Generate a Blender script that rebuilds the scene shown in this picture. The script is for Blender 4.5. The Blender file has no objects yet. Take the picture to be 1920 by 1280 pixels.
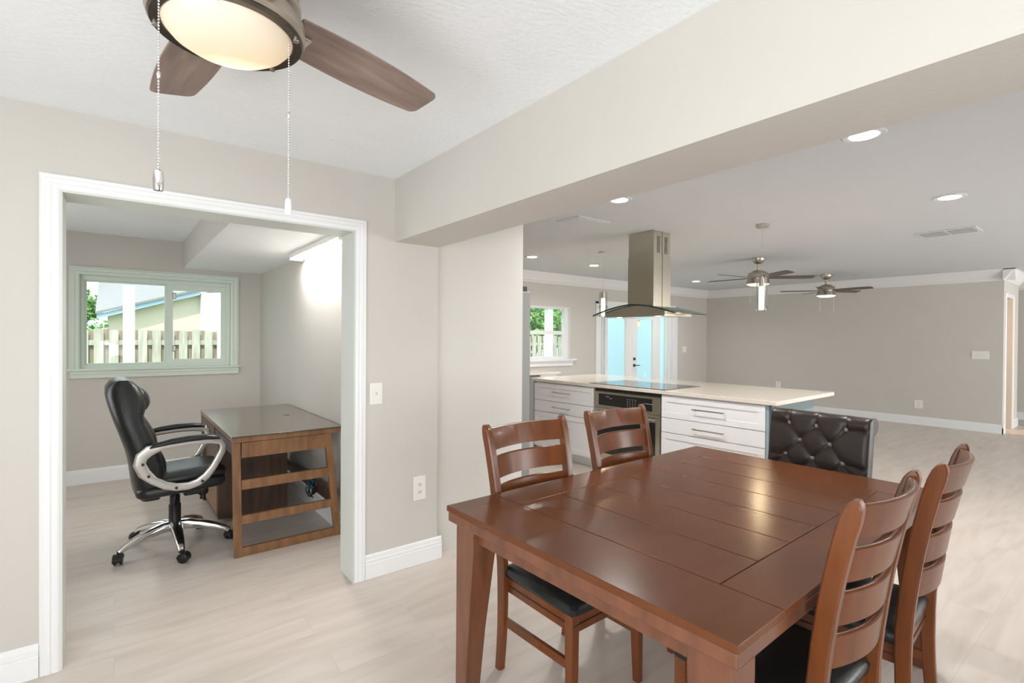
import bpy, bmesh, math, random
from math import sin, cos, pi, radians as R
from mathutils import Vector, Matrix
random.seed(7)
SC = bpy.context.scene
COL = SC.collection

# ------------------------------------------------------------------ camera
F_PX, YAW, PITCH, ROLL, EYE = 955.0, 52.018, -0.422, 0.391, 1.44
cy_, sy_, cp_, sp_ = cos(R(YAW)), sin(R(YAW)), cos(R(PITCH)), sin(R(PITCH))
fw = Vector((cy_*cp_, sy_*cp_, sp_)); rt = Vector((sy_, -cy_, 0)); up = rt.cross(fw)
r2 = rt*cos(R(ROLL)) + up*sin(R(ROLL)); u2 = -rt*sin(R(ROLL)) + up*cos(R(ROLL))
cam = bpy.data.objects.new('camera', bpy.data.cameras.new('camera')); COL.objects.link(cam)
cam.matrix_world = Matrix(((r2.x, u2.x, -fw.x, 0), (r2.y, u2.y, -fw.y, 0), (r2.z, u2.z, -fw.z, EYE), (0, 0, 0, 1)))
cam.data.sensor_width = 36; cam.data.lens = F_PX/1920*36; cam.data.clip_start = .05; cam.data.clip_end = 200
SC.camera = cam

# ------------------------------------------------------------------ world, sun, added fill lamps, exposure
SC.view_settings.view_transform = 'Standard'; SC.view_settings.look = 'None'
SC.view_settings.gamma = 1; SC.view_settings.use_curve_mapping = False
SC.view_settings.exposure = 0.09
W = bpy.data.worlds.new('sky'); SC.world = W; W.use_nodes = True
bg = W.node_tree.nodes['Background']; bg.inputs[0].default_value = (.86, .95, 1, 1); bg.inputs[1].default_value = 2.6
sun = bpy.data.objects.new('sun', bpy.data.lights.new('sun', 'SUN')); COL.objects.link(sun)
sun.data.energy = 4.0; sun.data.angle = R(2); sun.data.color = (1, .96, .88)
sun.rotation_euler = (R(32), 0, R(-20))

def area(name, loc, size, size_y, power, direction, color=(1, 1, 1), spread=180):
    l = bpy.data.lights.new(name, 'AREA'); l.shape = 'RECTANGLE'; l.size = size; l.size_y = size_y
    l.energy = power; l.color = color; l.spread = R(spread)
    o = bpy.data.objects.new(name, l); COL.objects.link(o); o.location = loc
    o.rotation_euler = Vector(direction).to_track_quat('-Z', 'Y').to_euler()
    return o
# added fill lamps at assumed, unseen openings; they brighten dining, living and hall
area('added_fill_dining_back', (-.65, -2.27, 1.35), 2.0, 1.8, 108, (.1, 1, .3), (.93, .975, 1))
area('added_fill_dining_side', (-1.67, .4, 1.4), 2.4, 1.7, 88, (1, .1, .25), (.93, .975, 1))
area('added_fill_living', (8.2, -4.9, 1.1), 4.6, 2.0, 310, (.1, 1, .12), (.94, .975, 1))
area('added_fill_hall', (12.2, -4.6, 1.3), 1.6, 2.0, 70, (0, 1, 0), (1, .98, .95))

# ------------------------------------------------------------------ materials
def mat(name, color, rough=.5, metal=0, spec=.5, bump=0, bump_scale=50, var=0, var_scale=3, emit=None, emit_s=0, coat=0, stretch=(1, 1, 1), detail=4):
    m = bpy.data.materials.new(name); m.use_nodes = True; nt = m.node_tree; b = nt.nodes['Principled BSDF']
    b.inputs['Base Color'].default_value = (*color, 1); b.inputs['Roughness'].default_value = rough
    b.inputs['Metallic'].default_value = metal; b.inputs['Specular IOR Level'].default_value = spec
    if coat: b.inputs['Coat Weight'].default_value = coat; b.inputs['Coat Roughness'].default_value = .08
    if emit: b.inputs['Emission Color'].default_value = (*emit, 1); b.inputs['Emission Strength'].default_value = emit_s
    tc = nt.nodes.new('ShaderNodeTexCoord'); mp = nt.nodes.new('ShaderNodeMapping')
    nt.links.new(tc.outputs['Object'], mp.inputs[0]); mp.inputs['Scale'].default_value = stretch
    n = nt.nodes.new('ShaderNodeTexNoise'); n.inputs['Scale'].default_value = var_scale; n.inputs['Detail'].default_value = detail
    nt.links.new(mp.outputs[0], n.inputs['Vector'])
    rp = nt.nodes.new('ShaderNodeValToRGB'); v = var
    rp.color_ramp.elements[0].position = .3; rp.color_ramp.elements[1].position = .7
    rp.color_ramp.elements[0].color = (*[max(0, c*(1-v)) for c in color], 1)
    rp.color_ramp.elements[1].color = (*[min(1, c*(1+v)) for c in color], 1)
    nt.links.new(n.outputs['Fac'], rp.inputs[0]); nt.links.new(rp.outputs[0], b.inputs['Base Color'])
    if bump:
        n2 = nt.nodes.new('ShaderNodeTexNoise'); n2.inputs['Scale'].default_value = bump_scale; n2.inputs['Detail'].default_value = 3
        nt.links.new(mp.outputs[0], n2.inputs['Vector'])
        bp = nt.nodes.new('ShaderNodeBump'); bp.inputs['Strength'].default_value = bump; bp.inputs['Distance'].default_value = .01
        nt.links.new(n2.outputs['Fac'], bp.inputs['Height']); nt.links.new(bp.outputs[0], b.inputs['Normal'])
    return m

def wood(name, dark, light, rough=.25, stretch=(2, 14, 14), scale=2.2, coat=.3, blotch=0.0, blotch_col=None, spec=.5, dist=.25):
    m = bpy.data.materials.new(name); m.use_nodes = True; nt = m.node_tree; b = nt.nodes['Principled BSDF']; L = nt.links.new
    b.inputs['Roughness'].default_value = rough; b.inputs['Coat Weight'].default_value = coat; b.inputs['Coat Roughness'].default_value = .12
    b.inputs['Specular IOR Level'].default_value = spec
    tc = nt.nodes.new('ShaderNodeTexCoord'); mp = nt.nodes.new('ShaderNodeMapping'); mp.inputs['Scale'].default_value = stretch
    L(tc.outputs['Object'], mp.inputs[0])
    n = nt.nodes.new('ShaderNodeTexNoise'); n.inputs['Scale'].default_value = scale; n.inputs['Detail'].default_value = 5; n.inputs['Distortion'].default_value = dist
    L(mp.outputs[0], n.inputs['Vector'])
    rp = nt.nodes.new('ShaderNodeValToRGB'); e = rp.color_ramp.elements
    e[0].position = .3; e[1].position = .72; e[0].color = (*dark, 1); e[1].color = (*light, 1)
    L(n.outputs['Fac'], rp.inputs[0]); out = rp.outputs[0]
    if blotch:
        n2 = nt.nodes.new('ShaderNodeTexNoise'); n2.inputs['Scale'].default_value = 2.6; n2.inputs['Detail'].default_value = 0
        L(tc.outputs['Object'], n2.inputs['Vector'])
        r3 = nt.nodes.new('ShaderNodeValToRGB'); r3.color_ramp.interpolation = 'B_SPLINE'; r3.color_ramp.elements[0].position = .25; r3.color_ramp.elements[1].position = .85
        L(n2.outputs['Fac'], r3.inputs[0])
        mu = nt.nodes.new('ShaderNodeMath'); mu.operation = 'MULTIPLY'; mu.inputs[1].default_value = blotch; L(r3.outputs[0], mu.inputs[0])
        mx = nt.nodes.new('ShaderNodeMix'); mx.data_type = 'RGBA'; L(mu.outputs[0], mx.inputs[0]); L(out, mx.inputs[6]); mx.inputs[7].default_value = (*blotch_col, 1)
        out = mx.outputs[2]
    L(out, b.inputs['Base Color'])
    return m

def floor_mat():
    m = bpy.data.materials.new('vinyl_plank'); m.use_nodes = True; nt = m.node_tree; b = nt.nodes['Principled BSDF']; L = nt.links.new
    tc = nt.nodes.new('ShaderNodeTexCoord'); br = nt.nodes.new('ShaderNodeTexBrick')
    br.inputs['Scale'].default_value = 1; br.inputs['Brick Width'].default_value = 1.22; br.inputs['Row Height'].default_value = .18
    br.inputs['Mortar Size'].default_value = .0016; br.inputs['Mortar Smooth'].default_value = .3; br.offset = .37
    br.inputs['Color1'].default_value = (.0, .0, .0, 1); br.inputs['Color2'].default_value = (1, 1, 1, 1); br.inputs['Mortar'].default_value = (.5, .5, .5, 1)
    L(tc.outputs['Object'], br.inputs['Vector'])
    # each plank shifts the grain
    add = nt.nodes.new('ShaderNodeVectorMath'); add.operation = 'MULTIPLY_ADD'
    L(br.outputs['Color'], add.inputs[0]); add.inputs[1].default_value = (3, 9, 5); L(tc.outputs['Object'], add.inputs[2])
    mp = nt.nodes.new('ShaderNodeMapping'); mp.inputs['Scale'].default_value = (1.1, 7, 1); L(add.outputs[0], mp.inputs[0])
    n = nt.nodes.new('ShaderNodeTexNoise'); n.inputs['Scale'].default_value = 1.8; n.inputs['Detail'].default_value = 6; n.inputs['Distortion'].default_value = .5
    L(mp.outputs[0], n.inputs['Vector'])
    rp = nt.nodes.new('ShaderNodeValToRGB'); e = rp.color_ramp.elements
    e[0].position = .22; e[1].position = .78; e[0].color = (.53, .455, .395, 1); e[1].color = (.68, .605, .545, 1)
    k = rp.color_ramp.elements.new(.5); k.color = (.62, .545, .485, 1)
    L(n.outputs['Fac'], rp.inputs[0])
    mx = nt.nodes.new('ShaderNodeMix'); mx.data_type = 'RGBA'; L(br.outputs['Fac'], mx.inputs[0]); L(rp.outputs[0], mx.inputs[6]); mx.inputs[7].default_value = (.56, .49, .43, 1)
    L(mx.outputs[2], b.inputs['Base Color']); b.inputs['Roughness'].default_value = .38; b.inputs['Specular IOR Level'].default_value = .45
    bp = nt.nodes.new('ShaderNodeBump'); bp.inputs['Strength'].default_value = .015; L(n.outputs['Fac'], bp.inputs['Height']); L(bp.outputs[0], b.inputs['Normal'])
    return m

def glass(name, tint=(1, 1, 1), refl=.5, rough=.0):
    m = bpy.data.materials.new(name); m.use_nodes = True; nt = m.node_tree; L = nt.links.new
    for n in list(nt.nodes): nt.nodes.remove(n)
    o = nt.nodes.new('ShaderNodeOutputMaterial'); t = nt.nodes.new('ShaderNodeBsdfTransparent'); g = nt.nodes.new('ShaderNodeBsdfGlossy')
    t.inputs[0].default_value = (*tint, 1); g.inputs['Roughness'].default_value = rough
    f = nt.nodes.new('ShaderNodeFresnel'); f.inputs[0].default_value = 1.45
    mu = nt.nodes.new('ShaderNodeMath'); mu.operation = 'MULTIPLY'; mu.inputs[1].default_value = refl; L(f.outputs[0], mu.inputs[0])
    mx = nt.nodes.new('ShaderNodeMixShader'); L(mu.outputs[0], mx.inputs[0]); L(t.outputs[0], mx.inputs[1]); L(g.outputs[0], mx.inputs[2]); L(mx.outputs[0], o.inputs[0])
    return m

def dome_mat():
    m = mat('warm_lit_frosted_glass', (.62, .56, .47), .35, emit=(1, .8, .5), emit_s=1); nt = m.node_tree; L = nt.links.new; b = nt.nodes['Principled BSDF']
    tc = nt.nodes.new('ShaderNodeTexCoord'); v = nt.nodes.new('ShaderNodeVectorMath'); v.operation = 'DISTANCE'; v.inputs[1].default_value = (.03, .085, 2.10)
    L(tc.outputs['Object'], v.inputs[0]); r = nt.nodes.new('ShaderNodeValToRGB'); L(v.outputs['Value'], r.inputs[0]); e = r.color_ramp.elements
    e[0].position = .015; e[0].color = (1.4, 1.2, .82, 1); e[1].position = .2; e[1].color = (.30, .22, .15, 1)
    k = e.new(.09); k.color = (.60, .42, .20, 1)
    L(r.outputs[0], b.inputs['Emission Color']); b.inputs['Emission Strength'].default_value = .75
    return m
M = dict(
    wall=mat('greige_paint', (.60, .572, .527), .85, bump=.08, bump_scale=70, var=.012),
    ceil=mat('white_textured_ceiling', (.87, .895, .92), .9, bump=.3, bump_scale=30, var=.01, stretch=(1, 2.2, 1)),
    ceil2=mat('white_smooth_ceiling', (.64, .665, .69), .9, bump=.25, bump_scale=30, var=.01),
    trim=mat('white_gloss_trim', (.84, .845, .85), .35),
    ceil3=mat('white_office_ceiling', (.86, .88, .89), .9, bump=.2, bump_scale=30, var=.01),
    crown=mat('soft_white_crown', (.78, .78, .77), .6),
    mint=mat('green_cast_window_trim', (.70, .78, .70), .4),  # green cast of the light put into the trim colour
    jamb=mat('shade_cast_jamb', (.66, .68, .64), .45),  # shade and green cast on the lining put into its colour
    panel=mat('cream_panel_paint', (.64, .62, .575), .7),
    floor=floor_mat(),
    table=wood('cherry_table_wood', (.100, .032, .011), (.135, .045, .016), .22, (2.5, 6, 6), 1.2, .0, .6, (.20, .064, .024), .28, 0),
    tableleg=wood('cherry_leg_wood', (.12, .042, .020), (.20, .072, .034), .28, (14, 14, 2.2), 1.6, .3),
    chair=wood('chestnut_chair_wood', (.105, .029, .007), (.20, .057, .013), .30, (9, 9, 1.6), 1.4, .12, .3, (.18, .055, .015)),
    groove=mat('dark_groove', (.03, .015, .01), .6),
    leather=mat('black_leather', (.012, .014, .014), .3, bump=.15, bump_scale=180),
    tuft=mat('dark_brown_leather', (.030, .020, .018), .37, bump=.06, bump_scale=160, spec=.5),
    fridgeside=mat('grey_fridge_enamel', (.20, .205, .195), .4),
    tealstile=mat('light_blue_stile_paint', (.33, .42, .46), .5),
    button=mat('pewter_leather_button', (.22, .20, .19), .3, spec=.8, coat=.4),
    deskwood=wood('walnut_desk_wood', (.16, .075, .032), (.30, .15, .065), .4, (9, 9, 2), 2.2, .1),
    desktop=wood('dark_desk_top', (.075, .055, .042), (.12, .085, .062), .22, (2, 9, 9), 1.8, .5),
    darkwood=wood('dark_walnut_panel', (.05, .026, .016), (.11, .055, .033), .45, (9, 9, 1.2), 2.0, .1),
    black=mat('black_plastic', (.012, .012, .013), .4),
    nickel=mat('brushed_nickel', (.62, .58, .52), .3, 1),
    steel=mat('stainless_steel', (.58, .54, .45), .24, 1, bump=.03, bump_scale=90, stretch=(1, 1, .05)),
    chrome=mat('polished_chrome', (.80, .80, .80), .12, 1),
    silver=mat('silver_arm_paint', (.60, .59, .57), .3, .75),
    bronze=mat('dark_bronze_ring', (.12, .10, .08), .3, .9),
    fanbody=mat('brushed_bronze_nickel', (.52, .47, .40), .3, 1),
    fanblade=wood('walnut_fan_blade', (.18, .125, .105), (.34, .25, .21), .45, (1.6, 12, 12), 2.2, .1),
    fanblade2=wood('dark_walnut_fan_blade', (.085, .06, .045), (.15, .11, .085), .45, (1.6, 12, 12), 2.2, .1),
    quartz=mat('cream_quartz', (.78, .71, .63), .12, var=.03, var_scale=60),
    cabinet=mat('white_cabinet_paint', (.91, .91, .92), .35),
    teal=mat('pale_teal_cabinet_paint', (.19, .255, .265), .5),
    blackglass=mat('black_ceramic_glass', (.006, .008, .008), .03, spec=.8),
    frost=dome_mat(),
    led=mat('lit_led_lens', (1, 1, 1), .4, emit=(1, .97, .92), emit_s=9),
    fluor=mat('lit_fluorescent_diffuser', (1, 1, 1), .5, emit=(1, .98, .93), emit_s=7),
    crystal=mat('lit_bubble_crystal', (1, .95, .85), .1, emit=(1, .88, .68), emit_s=3.0, bump=.8, bump_scale=120),
    fanlens=mat('lit_fan_lens', (1, 1, 1), .4, emit=(1, .95, .86), emit_s=4),
    fanlens_warm=mat('warm_lit_fan_lens', (1, .9, .7), .4, emit=(1, .83, .55), emit_s=2.2),
    amber=mat('amber_lantern_glass', (1, .6, .25), .4, emit=(1, .55, .2), emit_s=1.6),
    plate=mat('ivory_plate', (.83, .81, .76), .35),
    slot=mat('dark_slot', (.05, .045, .04), .5),
    cloth_blue=mat('blue_cable_wrap', (.02, .16, .30), .6),
    glass=glass('window_glass', (.97, 1, .99), .45),
    hoodglass=glass('canopy_glass', (.86, .92, .88), .6),
    cylglass=glass('clear_cylinder_glass', (.97, .97, .96), .55),
    glassedge=mat('dark_glass_edge', (.015, .03, .025), .1),
    vent=mat('vent_shadow_grey', (.22, .22, .22), .7),
    warmroom=mat('warm_cream_paint', (.75, .60, .42), .8),
    fencew=wood('weathered_fence_wood', (.36, .34, .29), (.58, .56, .50), .8, (10, 10, 1.4), 2.5, 0),
    fenceb=wood('weathered_fence_wood_tan', (.27, .22, .16), (.40, .34, .26), .8, (10, 10, 1.4), 2.5, 0),
    housewall=mat('cream_stucco', (.60, .52, .44), .9, bump=.2),
    fascia=mat('blue_grey_fascia', (.34, .46, .62), .6),
    shingle=mat('pale_shingles', (.22, .22, .225), .9, var=.12, var_scale=5, stretch=(1, 12, 12)),
    porchwhite=mat('white_porch_paint', (.85, .93, .90), .6),
    porchblue=mat('light_blue_stucco', (.50, .76, .92), .9, bump=.2),
    leaf=mat('green_leaves', (.17, .34, .10), .6, var=.5, var_scale=2),
    bark=mat('brown_bark', (.12, .09, .06), .9, bump=.5),
    grass=mat('lawn_grass', (.14, .25, .07), .9, var=.3, var_scale=4),
)

# ------------------------------------------------------------------ mesh helpers
class MB:
    def __init__(s): s.v = []; s.f = []
    def add(s, vs, fs):
        n = len(s.v); s.v += [tuple(v) for v in vs]; s.f += [tuple(i+n for i in f) for f in fs]; return s
    def box(s, x0, x1, y0, y1, z0, z1):
        x0, x1 = sorted((x0, x1)); y0, y1 = sorted((y0, y1)); z0, z1 = sorted((z0, z1))
        return s.add([(x0, y0, z0), (x1, y0, z0), (x1, y1, z0), (x0, y1, z0), (x0, y0, z1), (x1, y0, z1), (x1, y1, z1), (x0, y1, z1)],
                     [(0, 3, 2, 1), (4, 5, 6, 7), (0, 1, 5, 4), (1, 2, 6, 5), (2, 3, 7, 6), (3, 0, 4, 7)])
    def loft(s, rings, cap=True, closed=True):
        n = len(rings[0]); b = len(s.v)
        for r in rings: s.v += [tuple(p) for p in r]
        for i in range(len(rings)-1):
            for j in range(n if closed else n-1):
                a = b+i*n+j; c = b+i*n+(j+1) % n
                s.f.append((a, c, c+n, a+n))
        if cap and closed:
            s.f.append(tuple(b+j for j in range(n))[::-1]); s.f.append(tuple(b+(len(rings)-1)*n+j for j in range(n)))
        return s
    def lathe(s, prof, seg=32, c=(0, 0, 0), cap=True):   # prof (r,z)
        return s.loft([[(c[0]+r*cos(2*pi*j/seg), c[1]+r*sin(2*pi*j/seg), c[2]+z) for j in range(seg)] for r, z in prof], cap)
    def tube(s, path, rad, seg=12, sec=None, upv=(0, 0, 1), close=False):
        P = [Vector(p) for p in path]; rings = []; n = len(P)
        for i, p in enumerate(P):
            a = P[i-1] if (i > 0 or close) else P[0]; b = P[(i+1) % n] if (i < n-1 or close) else P[-1]
            t = (b-a).normalized(); u = Vector(upv)
            if abs(t.dot(u)) > .95: u = Vector((1, 0, 0)) if abs(t.x) < .9 else Vector((0, 1, 0))
            x = t.cross(u).normalized(); y = x.cross(t).normalized()
            r = rad[i] if isinstance(rad, (list, tuple)) else rad
            if sec:
                w, h = (sec[i] if isinstance(sec[0], (tuple, list)) else sec)
                ring = []
                for j in range(seg):
                    an = 2*pi*j/seg; ca, sa = cos(an), sin(an); e = .5
                    ring.append(p + x*(w*math.copysign(abs(ca)**e, ca)) + y*(h*math.copysign(abs(sa)**e, sa)))
            else: ring = [p + x*(r*cos(2*pi*j/seg)) + y*(r*sin(2*pi*j/seg)) for j in range(seg)]
            rings.append(ring)
        if close: rings.append(rings[0])
        return s.loft(rings, not close)
    def frame(s, a0, a1, c0, c1, y0, y1, l, r, b, t):
        return s.box(a0, a0+l, y0, y1, c0, c1).box(a1-r, a1, y0, y1, c0, c1).box(a0+l, a1-r, y0, y1, c0, c0+b).box(a0+l, a1-r, y0, y1, c1-t, c1)
    def prism(s, poly, axis, a0, a1):      # poly in the two other axes (in order xyz without axis)
        def mk(p, a):
            q = list(p); q.insert(axis, a); return q
        return s.loft([[mk(p, a0) for p in poly], [mk(p, a1) for p in poly]])
    def xf(s, m): s.v = [tuple(m @ Vector(v)) for v in s.v]; return s
    def join(s, o): return s.add(o.v, o.f)
    def build(s, name, material, parent=None, smooth=False, bevel=0, seg=2, loc=None):
        me = bpy.data.meshes.new(name); me.from_pydata(s.v, [], s.f)
        bm = bmesh.new(); bm.from_mesh(me); bmesh.ops.recalc_face_normals(bm, faces=bm.faces); bm.to_mesh(me); bm.free()
        me.materials.append(material if not isinstance(material, str) else M[material])
        if smooth or bevel:
            for p in me.polygons: p.use_smooth = True
            me.set_sharp_from_angle(angle=R(38))
        o = bpy.data.objects.new(name, me); COL.objects.link(o)
        if parent: o.parent = parent
        if loc: o.location = loc
        if bevel:
            b = o.modifiers.new('bevel', 'BEVEL'); b.width = bevel; b.segments = seg; b.limit_method = 'ANGLE'; b.angle_limit = R(35)
            b.harden_normals = True
        return o

def tag(o, label=None, cat=None, group=None, kind=None):
    if label: o['label'] = label
    if cat: o['category'] = cat
    if group: o['group'] = group
    if kind: o['kind'] = kind
    return o
def thing(name, label, cat, loc=(0, 0, 0), rz=0, group=None):
    o = bpy.data.objects.new(name, None); COL.objects.link(o); o.location = loc; o.rotation_euler = (0, 0, rz); o.empty_display_size = .1
    return tag(o, label, cat, group)
def struct(o, label=None, cat='room'):
    o['kind'] = 'structure'
    o['label'] = label or o.name.replace('_', ' '); o['category'] = cat; return o
def dup(root, loc, rz, label=None, name=None):
    r = root.copy(); COL.objects.link(r); r.location = loc; r.rotation_euler = (0, 0, rz)
    if label: r['label'] = label
    for ch in list(root.children):
        c = ch.copy(); COL.objects.link(c); c.parent = r
        for g in list(ch.children):
            d = g.copy(); COL.objects.link(d); d.parent = c
    return r

# ------------------------------------------------------------------ room shell
XL, YB = -1.7, -2.3
XB1, XB2, YD, YJ = 1.356, 1.66, 2.911, 3.099
ZC, ZK, ZB = 2.405, 2.55, 2.023
OWX, OWY, KY, FX = 1.325, 6.413, 6.557, 10.86
TOP = 2.8

def wall_holes(name, axis, t0, t1, a0, a1, z0, z1, holes, material, label, cat='wall'):
    m = MB(); xs = sorted({a0, a1, *[h[0] for h in holes], *[h[1] for h in holes]})
    for i in range(len(xs)-1):
        u0, u1 = xs[i], xs[i+1]; hs = [h for h in holes if h[0] <= u0+1e-6 and h[1] >= u1-1e-6]
        segs = [(z0, z1)] if not hs else [(z0, hs[0][2]), (hs[0][3], z1)]
        for s0, s1 in segs:
            if s1-s0 < 1e-4: continue
            if axis == 'y': m.box(u0, u1, t0, t1, s0, s1)
            else: m.box(t0, t1, u0, u1, s0, s1)
    return struct(m.build(name, material), label, cat)

struct(MB().box(XL-.2, 13.3, -5.2, KY+.2, -.1, 0).build('floor', 'floor'), 'light beige wood-look plank floor running through all rooms', 'floor')
struct(MB().box(XL-.1, XB1, YB-.1, YD, ZC, TOP).build('ceiling_dining', 'ceil'), 'white textured ceiling above the dining table and near fan', 'ceiling')
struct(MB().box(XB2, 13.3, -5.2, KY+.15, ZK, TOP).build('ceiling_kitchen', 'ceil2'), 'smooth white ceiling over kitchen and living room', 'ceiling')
struct(MB().box(XB1, XB2, -5.2, YD, ZB, TOP).build('ceiling_beam', 'wall'), 'greige dropped beam between the dining and kitchen ceilings', 'beam')
# doorway wall
DX0, DX1, DZ = -.185, 1.109, 2.059
wall_holes('wall_doorway', 'y', YD, YJ, XL-.1, XB2, 0, TOP, [(DX0, DX1, 0, DZ)], 'wall', 'greige wall with the wide white cased doorway to the office')
struct(MB().box(XB2, 2.415, 2.966, 3.045, 0, ZK).build('wall_fridge_side', 'panel'), 'tall cream wall panel standing beside the refrigerator', 'wall')
wall_holes('wall_dining_left', 'x', XL-.1, XL, YB, YD, 0, TOP, [], 'wall', 'greige dining wall to the left of the camera')
wall_holes('wall_dining_back', 'y', YB-.1, YB, XL, XB2, 0, TOP, [], 'wall', 'greige dining wall behind the camera')
struct(MB().box(XB1, XB2, -5.2, YB, 0, ZB).build('wall_partition', 'wall'), 'greige partition behind the camera', 'wall')
# office
struct(MB().box(OWX, XB2+.12, YJ, KY, 0, TOP).build('wall_office_right', 'wall'), 'greige office wall behind the desk', 'wall')
OW0, OW1, OZ0, OZ1 = -.262, 1.02, 1.105, 2.02
wall_holes('wall_office_window', 'y', OWY, OWY+.2, XL-.1, OWX, 0, TOP, [(OW0, OW1, OZ0, OZ1)], 'wall', 'greige office wall around the sliding window')
struct(MB().box(XL-.1, XL, YJ, OWY+.2, 0, TOP).build('wall_office_left', 'wall'), 'greige office wall hidden at the left', 'wall')
struct(MB().box(XL-.1, .575, YJ, OWY, 2.43, TOP).build('ceiling_office', 'ceil3'), 'higher white part of the office ceiling', 'ceiling')
sf = MB().box(.575, OWX, YJ, OWY, 2.153, TOP).build('ceiling_office_soffit', 'ceil3')
sf.data.materials.append(M['wall'])
for p in sf.data.polygons:
    if p.normal.x < -.5: p.material_index = 1
struct(sf, 'dropped office soffit, white underneath with a greige side', 'ceiling')
# kitchen / living window wall
KW0, KW1, KZ0, KZ1 = 5.20, 6.42, 1.07, 1.985
FD0, FD1, FZ = 7.20, 9.58, 2.06
wall_holes('wall_kitchen_window', 'y', KY, KY+.2, XB2+.12, FX+.12, 0, TOP, [(KW0, KW1, KZ0, KZ1), (FD0, FD1, 0, FZ)], 'wall', 'greige wall holding the kitchen window and glass entry doors')
struct(MB().box(FX, FX+.12, 1.535, KY, 0, TOP).build('wall_living_far', 'wall'), 'long bare greige wall at the far end of the living room', 'wall')
wall_holes('wall_hall_door', 'y', 1.535, 1.65, FX+.12, 12.12, 0, TOP, [(11.02, 11.62, 0, 2.13)], 'wall', 'short greige hall wall with the warm lit doorway')
struct(MB().box(13.15, 13.3, -5.2, KY, 0, TOP).build('wall_hall_end', 'wall'), 'dark greige wall at the far right end of the hall', 'wall')
struct(MB().box(XB2, 13.15, -5.2, -5.05, 0, TOP).build('wall_living_back', 'wall'), 'greige living room wall out of view on the right', 'wall')
struct(MB().box(11.9, 12.12, 1.65, 4.2, 0, TOP).box(FX+.12, 12.12, 4.2, 4.3, 0, TOP).build('wall_bedroom', 'warmroom'), 'warm lit cream wall seen through the hall doorway', 'wall')
area('bedroom_lamp_light', (11.4, 2.9, 2.2), .4, .4, 34, (0, -.3, -1), (1, .78, .5))

# baseboards
def run_profile(name, prof, p0, p1, nrm, material, label, cat):
    """prof (d,z): d = distance out of the wall along nrm"""
    n = Vector((*nrm, 0)); r = []
    for p in (p0, p1): r.append([(p[0]+n.x*d, p[1]+n.y*d, z) for d, z in prof])
    return struct(MB().loft(r).build(name, material), label, cat)
BP = [(0, 0), (.016, 0), (.016, .088), (.012, .092), (.014, .096), (.014, .108), (.010, .112), (.011, .116), (.009, .134), (.004, .140), (0, .140)]
def base(name, p0, p1, nrm, label, material='trim'): run_profile(name, BP, p0, p1, nrm, material, label, 'baseboard')
base('baseboard_dining_right', (DX1+.064, YD), (XB2+.03, YD), (0, -1), 'white baseboard right of the office doorway')
base('baseboard_dining_left', (XL, YD), (-.25, YD), (0, -1), 'white baseboard left of the office doorway')
base('baseboard_office_window', (XL, OWY), (OWX, OWY), (0, -1), 'white baseboard below the office window')
base('baseboard_office_right', (OWX, OWY), (OWX, YJ), (-1, 0), 'white baseboard under the desk wall')
base('baseboard_living_far', (FX, KY), (FX, 1.52), (-1, 0), 'cream baseboard along the far living room wall')
base('baseboard_living_window', (9.66, KY), (FX, KY), (0, -1), 'baseboard right of the glass doors')
base('baseboard_kitchen', (6.3, KY), (7.12, KY), (0, -1), 'baseboard between kitchen counter and glass doors')
base('baseboard_hall', (11.70, 1.535), (12.136, 1.535), (0, -1), 'short white baseboard beside the hall doorway')
base('baseboard_hall_return', (FX-.016, 1.535), (FX+.08, 1.535), (0, -1), 'baseboard end wrapping the far wall corner')
base('baseboard_hall_end', (13.15, -5), (13.15, KY), (-1, 0), 'olive cream baseboard at the hall end wall')
# crown
CP = [(0, ZK-.17), (.012, ZK-.17), (.016, ZK-.155), (.045, ZK-.13), (.06, ZK-.10), (.095, ZK-.05), (.105, ZK-.04), (.12, ZK-.018), (.13, ZK-.012), (.13, ZK+.001), (0, ZK+.001)]
def crown(name, p0, p1, nrm, label): run_profile(name, CP, p0, p1, nrm, 'crown', label, 'crown molding')
crown('trim_crown_window', (XB2+.12, KY), (FX, KY), (0, -1), 'white crown molding above kitchen window and glass doors')
crown('trim_crown_far', (FX, KY), (FX, 1.535-.13), (-1, 0), 'white crown molding on the far living room wall')
crown('trim_crown_hall', (FX-.13, 1.535), (12.12, 1.535), (0, -1), 'white crown molding above the hall doorway')
crown('trim_crown_hall_end', (13.15, -5), (13.15, KY), (-1, 0), 'white crown molding on the hall end wall')

# casings: rectangle path, profile (w outward, d out of the wall)
def casing_mb(a0, a1, z0, z1, prof, y, sgn, closed=True, open_bottom=False):
    m = MB(); rings = []
    for w, d in prof:
        zb = z0 if open_bottom else z0-w
        rings.append([(a0-w, y+sgn*d, zb), (a0-w, y+sgn*d, z1+w), (a1+w, y+sgn*d, z1+w), (a1+w, y+sgn*d, zb)])
    n = len(prof)
    for k in range(4 if not open_bottom else 3):
        k2 = (k+1) % 4
        m.loft([[rings[i][k] for i in range(n)], [rings[i][k2] for i in range(n)]], cap=open_bottom)
    return m
CS = [(0, 0), (0, .012), (.006, .015), (.02, .016), (.024, .013), (.030, .017), (.042, .018), (.046, .014), (.058, .016), (.064, .010), (.064, 0)]
struct(casing_mb(DX0, DX1, 0, DZ, CS, YD, -1, open_bottom=True).build('trim_1', 'trim', smooth=False), 'white fluted casing around the wide office doorway', 'door casing')
struct(MB().box(DX0-.001, DX0+.010, YD-.0115, YJ+.012, 0, DZ-.010).box(DX1-.010, DX1+.001, YD-.0115, YJ+.012, 0, DZ-.010).box(DX0-.001, DX1+.001, YD-.0115, YJ+.012, DZ-.010, DZ+.001).build('trim_2', 'jamb'), 'jamb lining inside the office doorway, coloured with shade and a green cast', 'door jamb')
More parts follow.
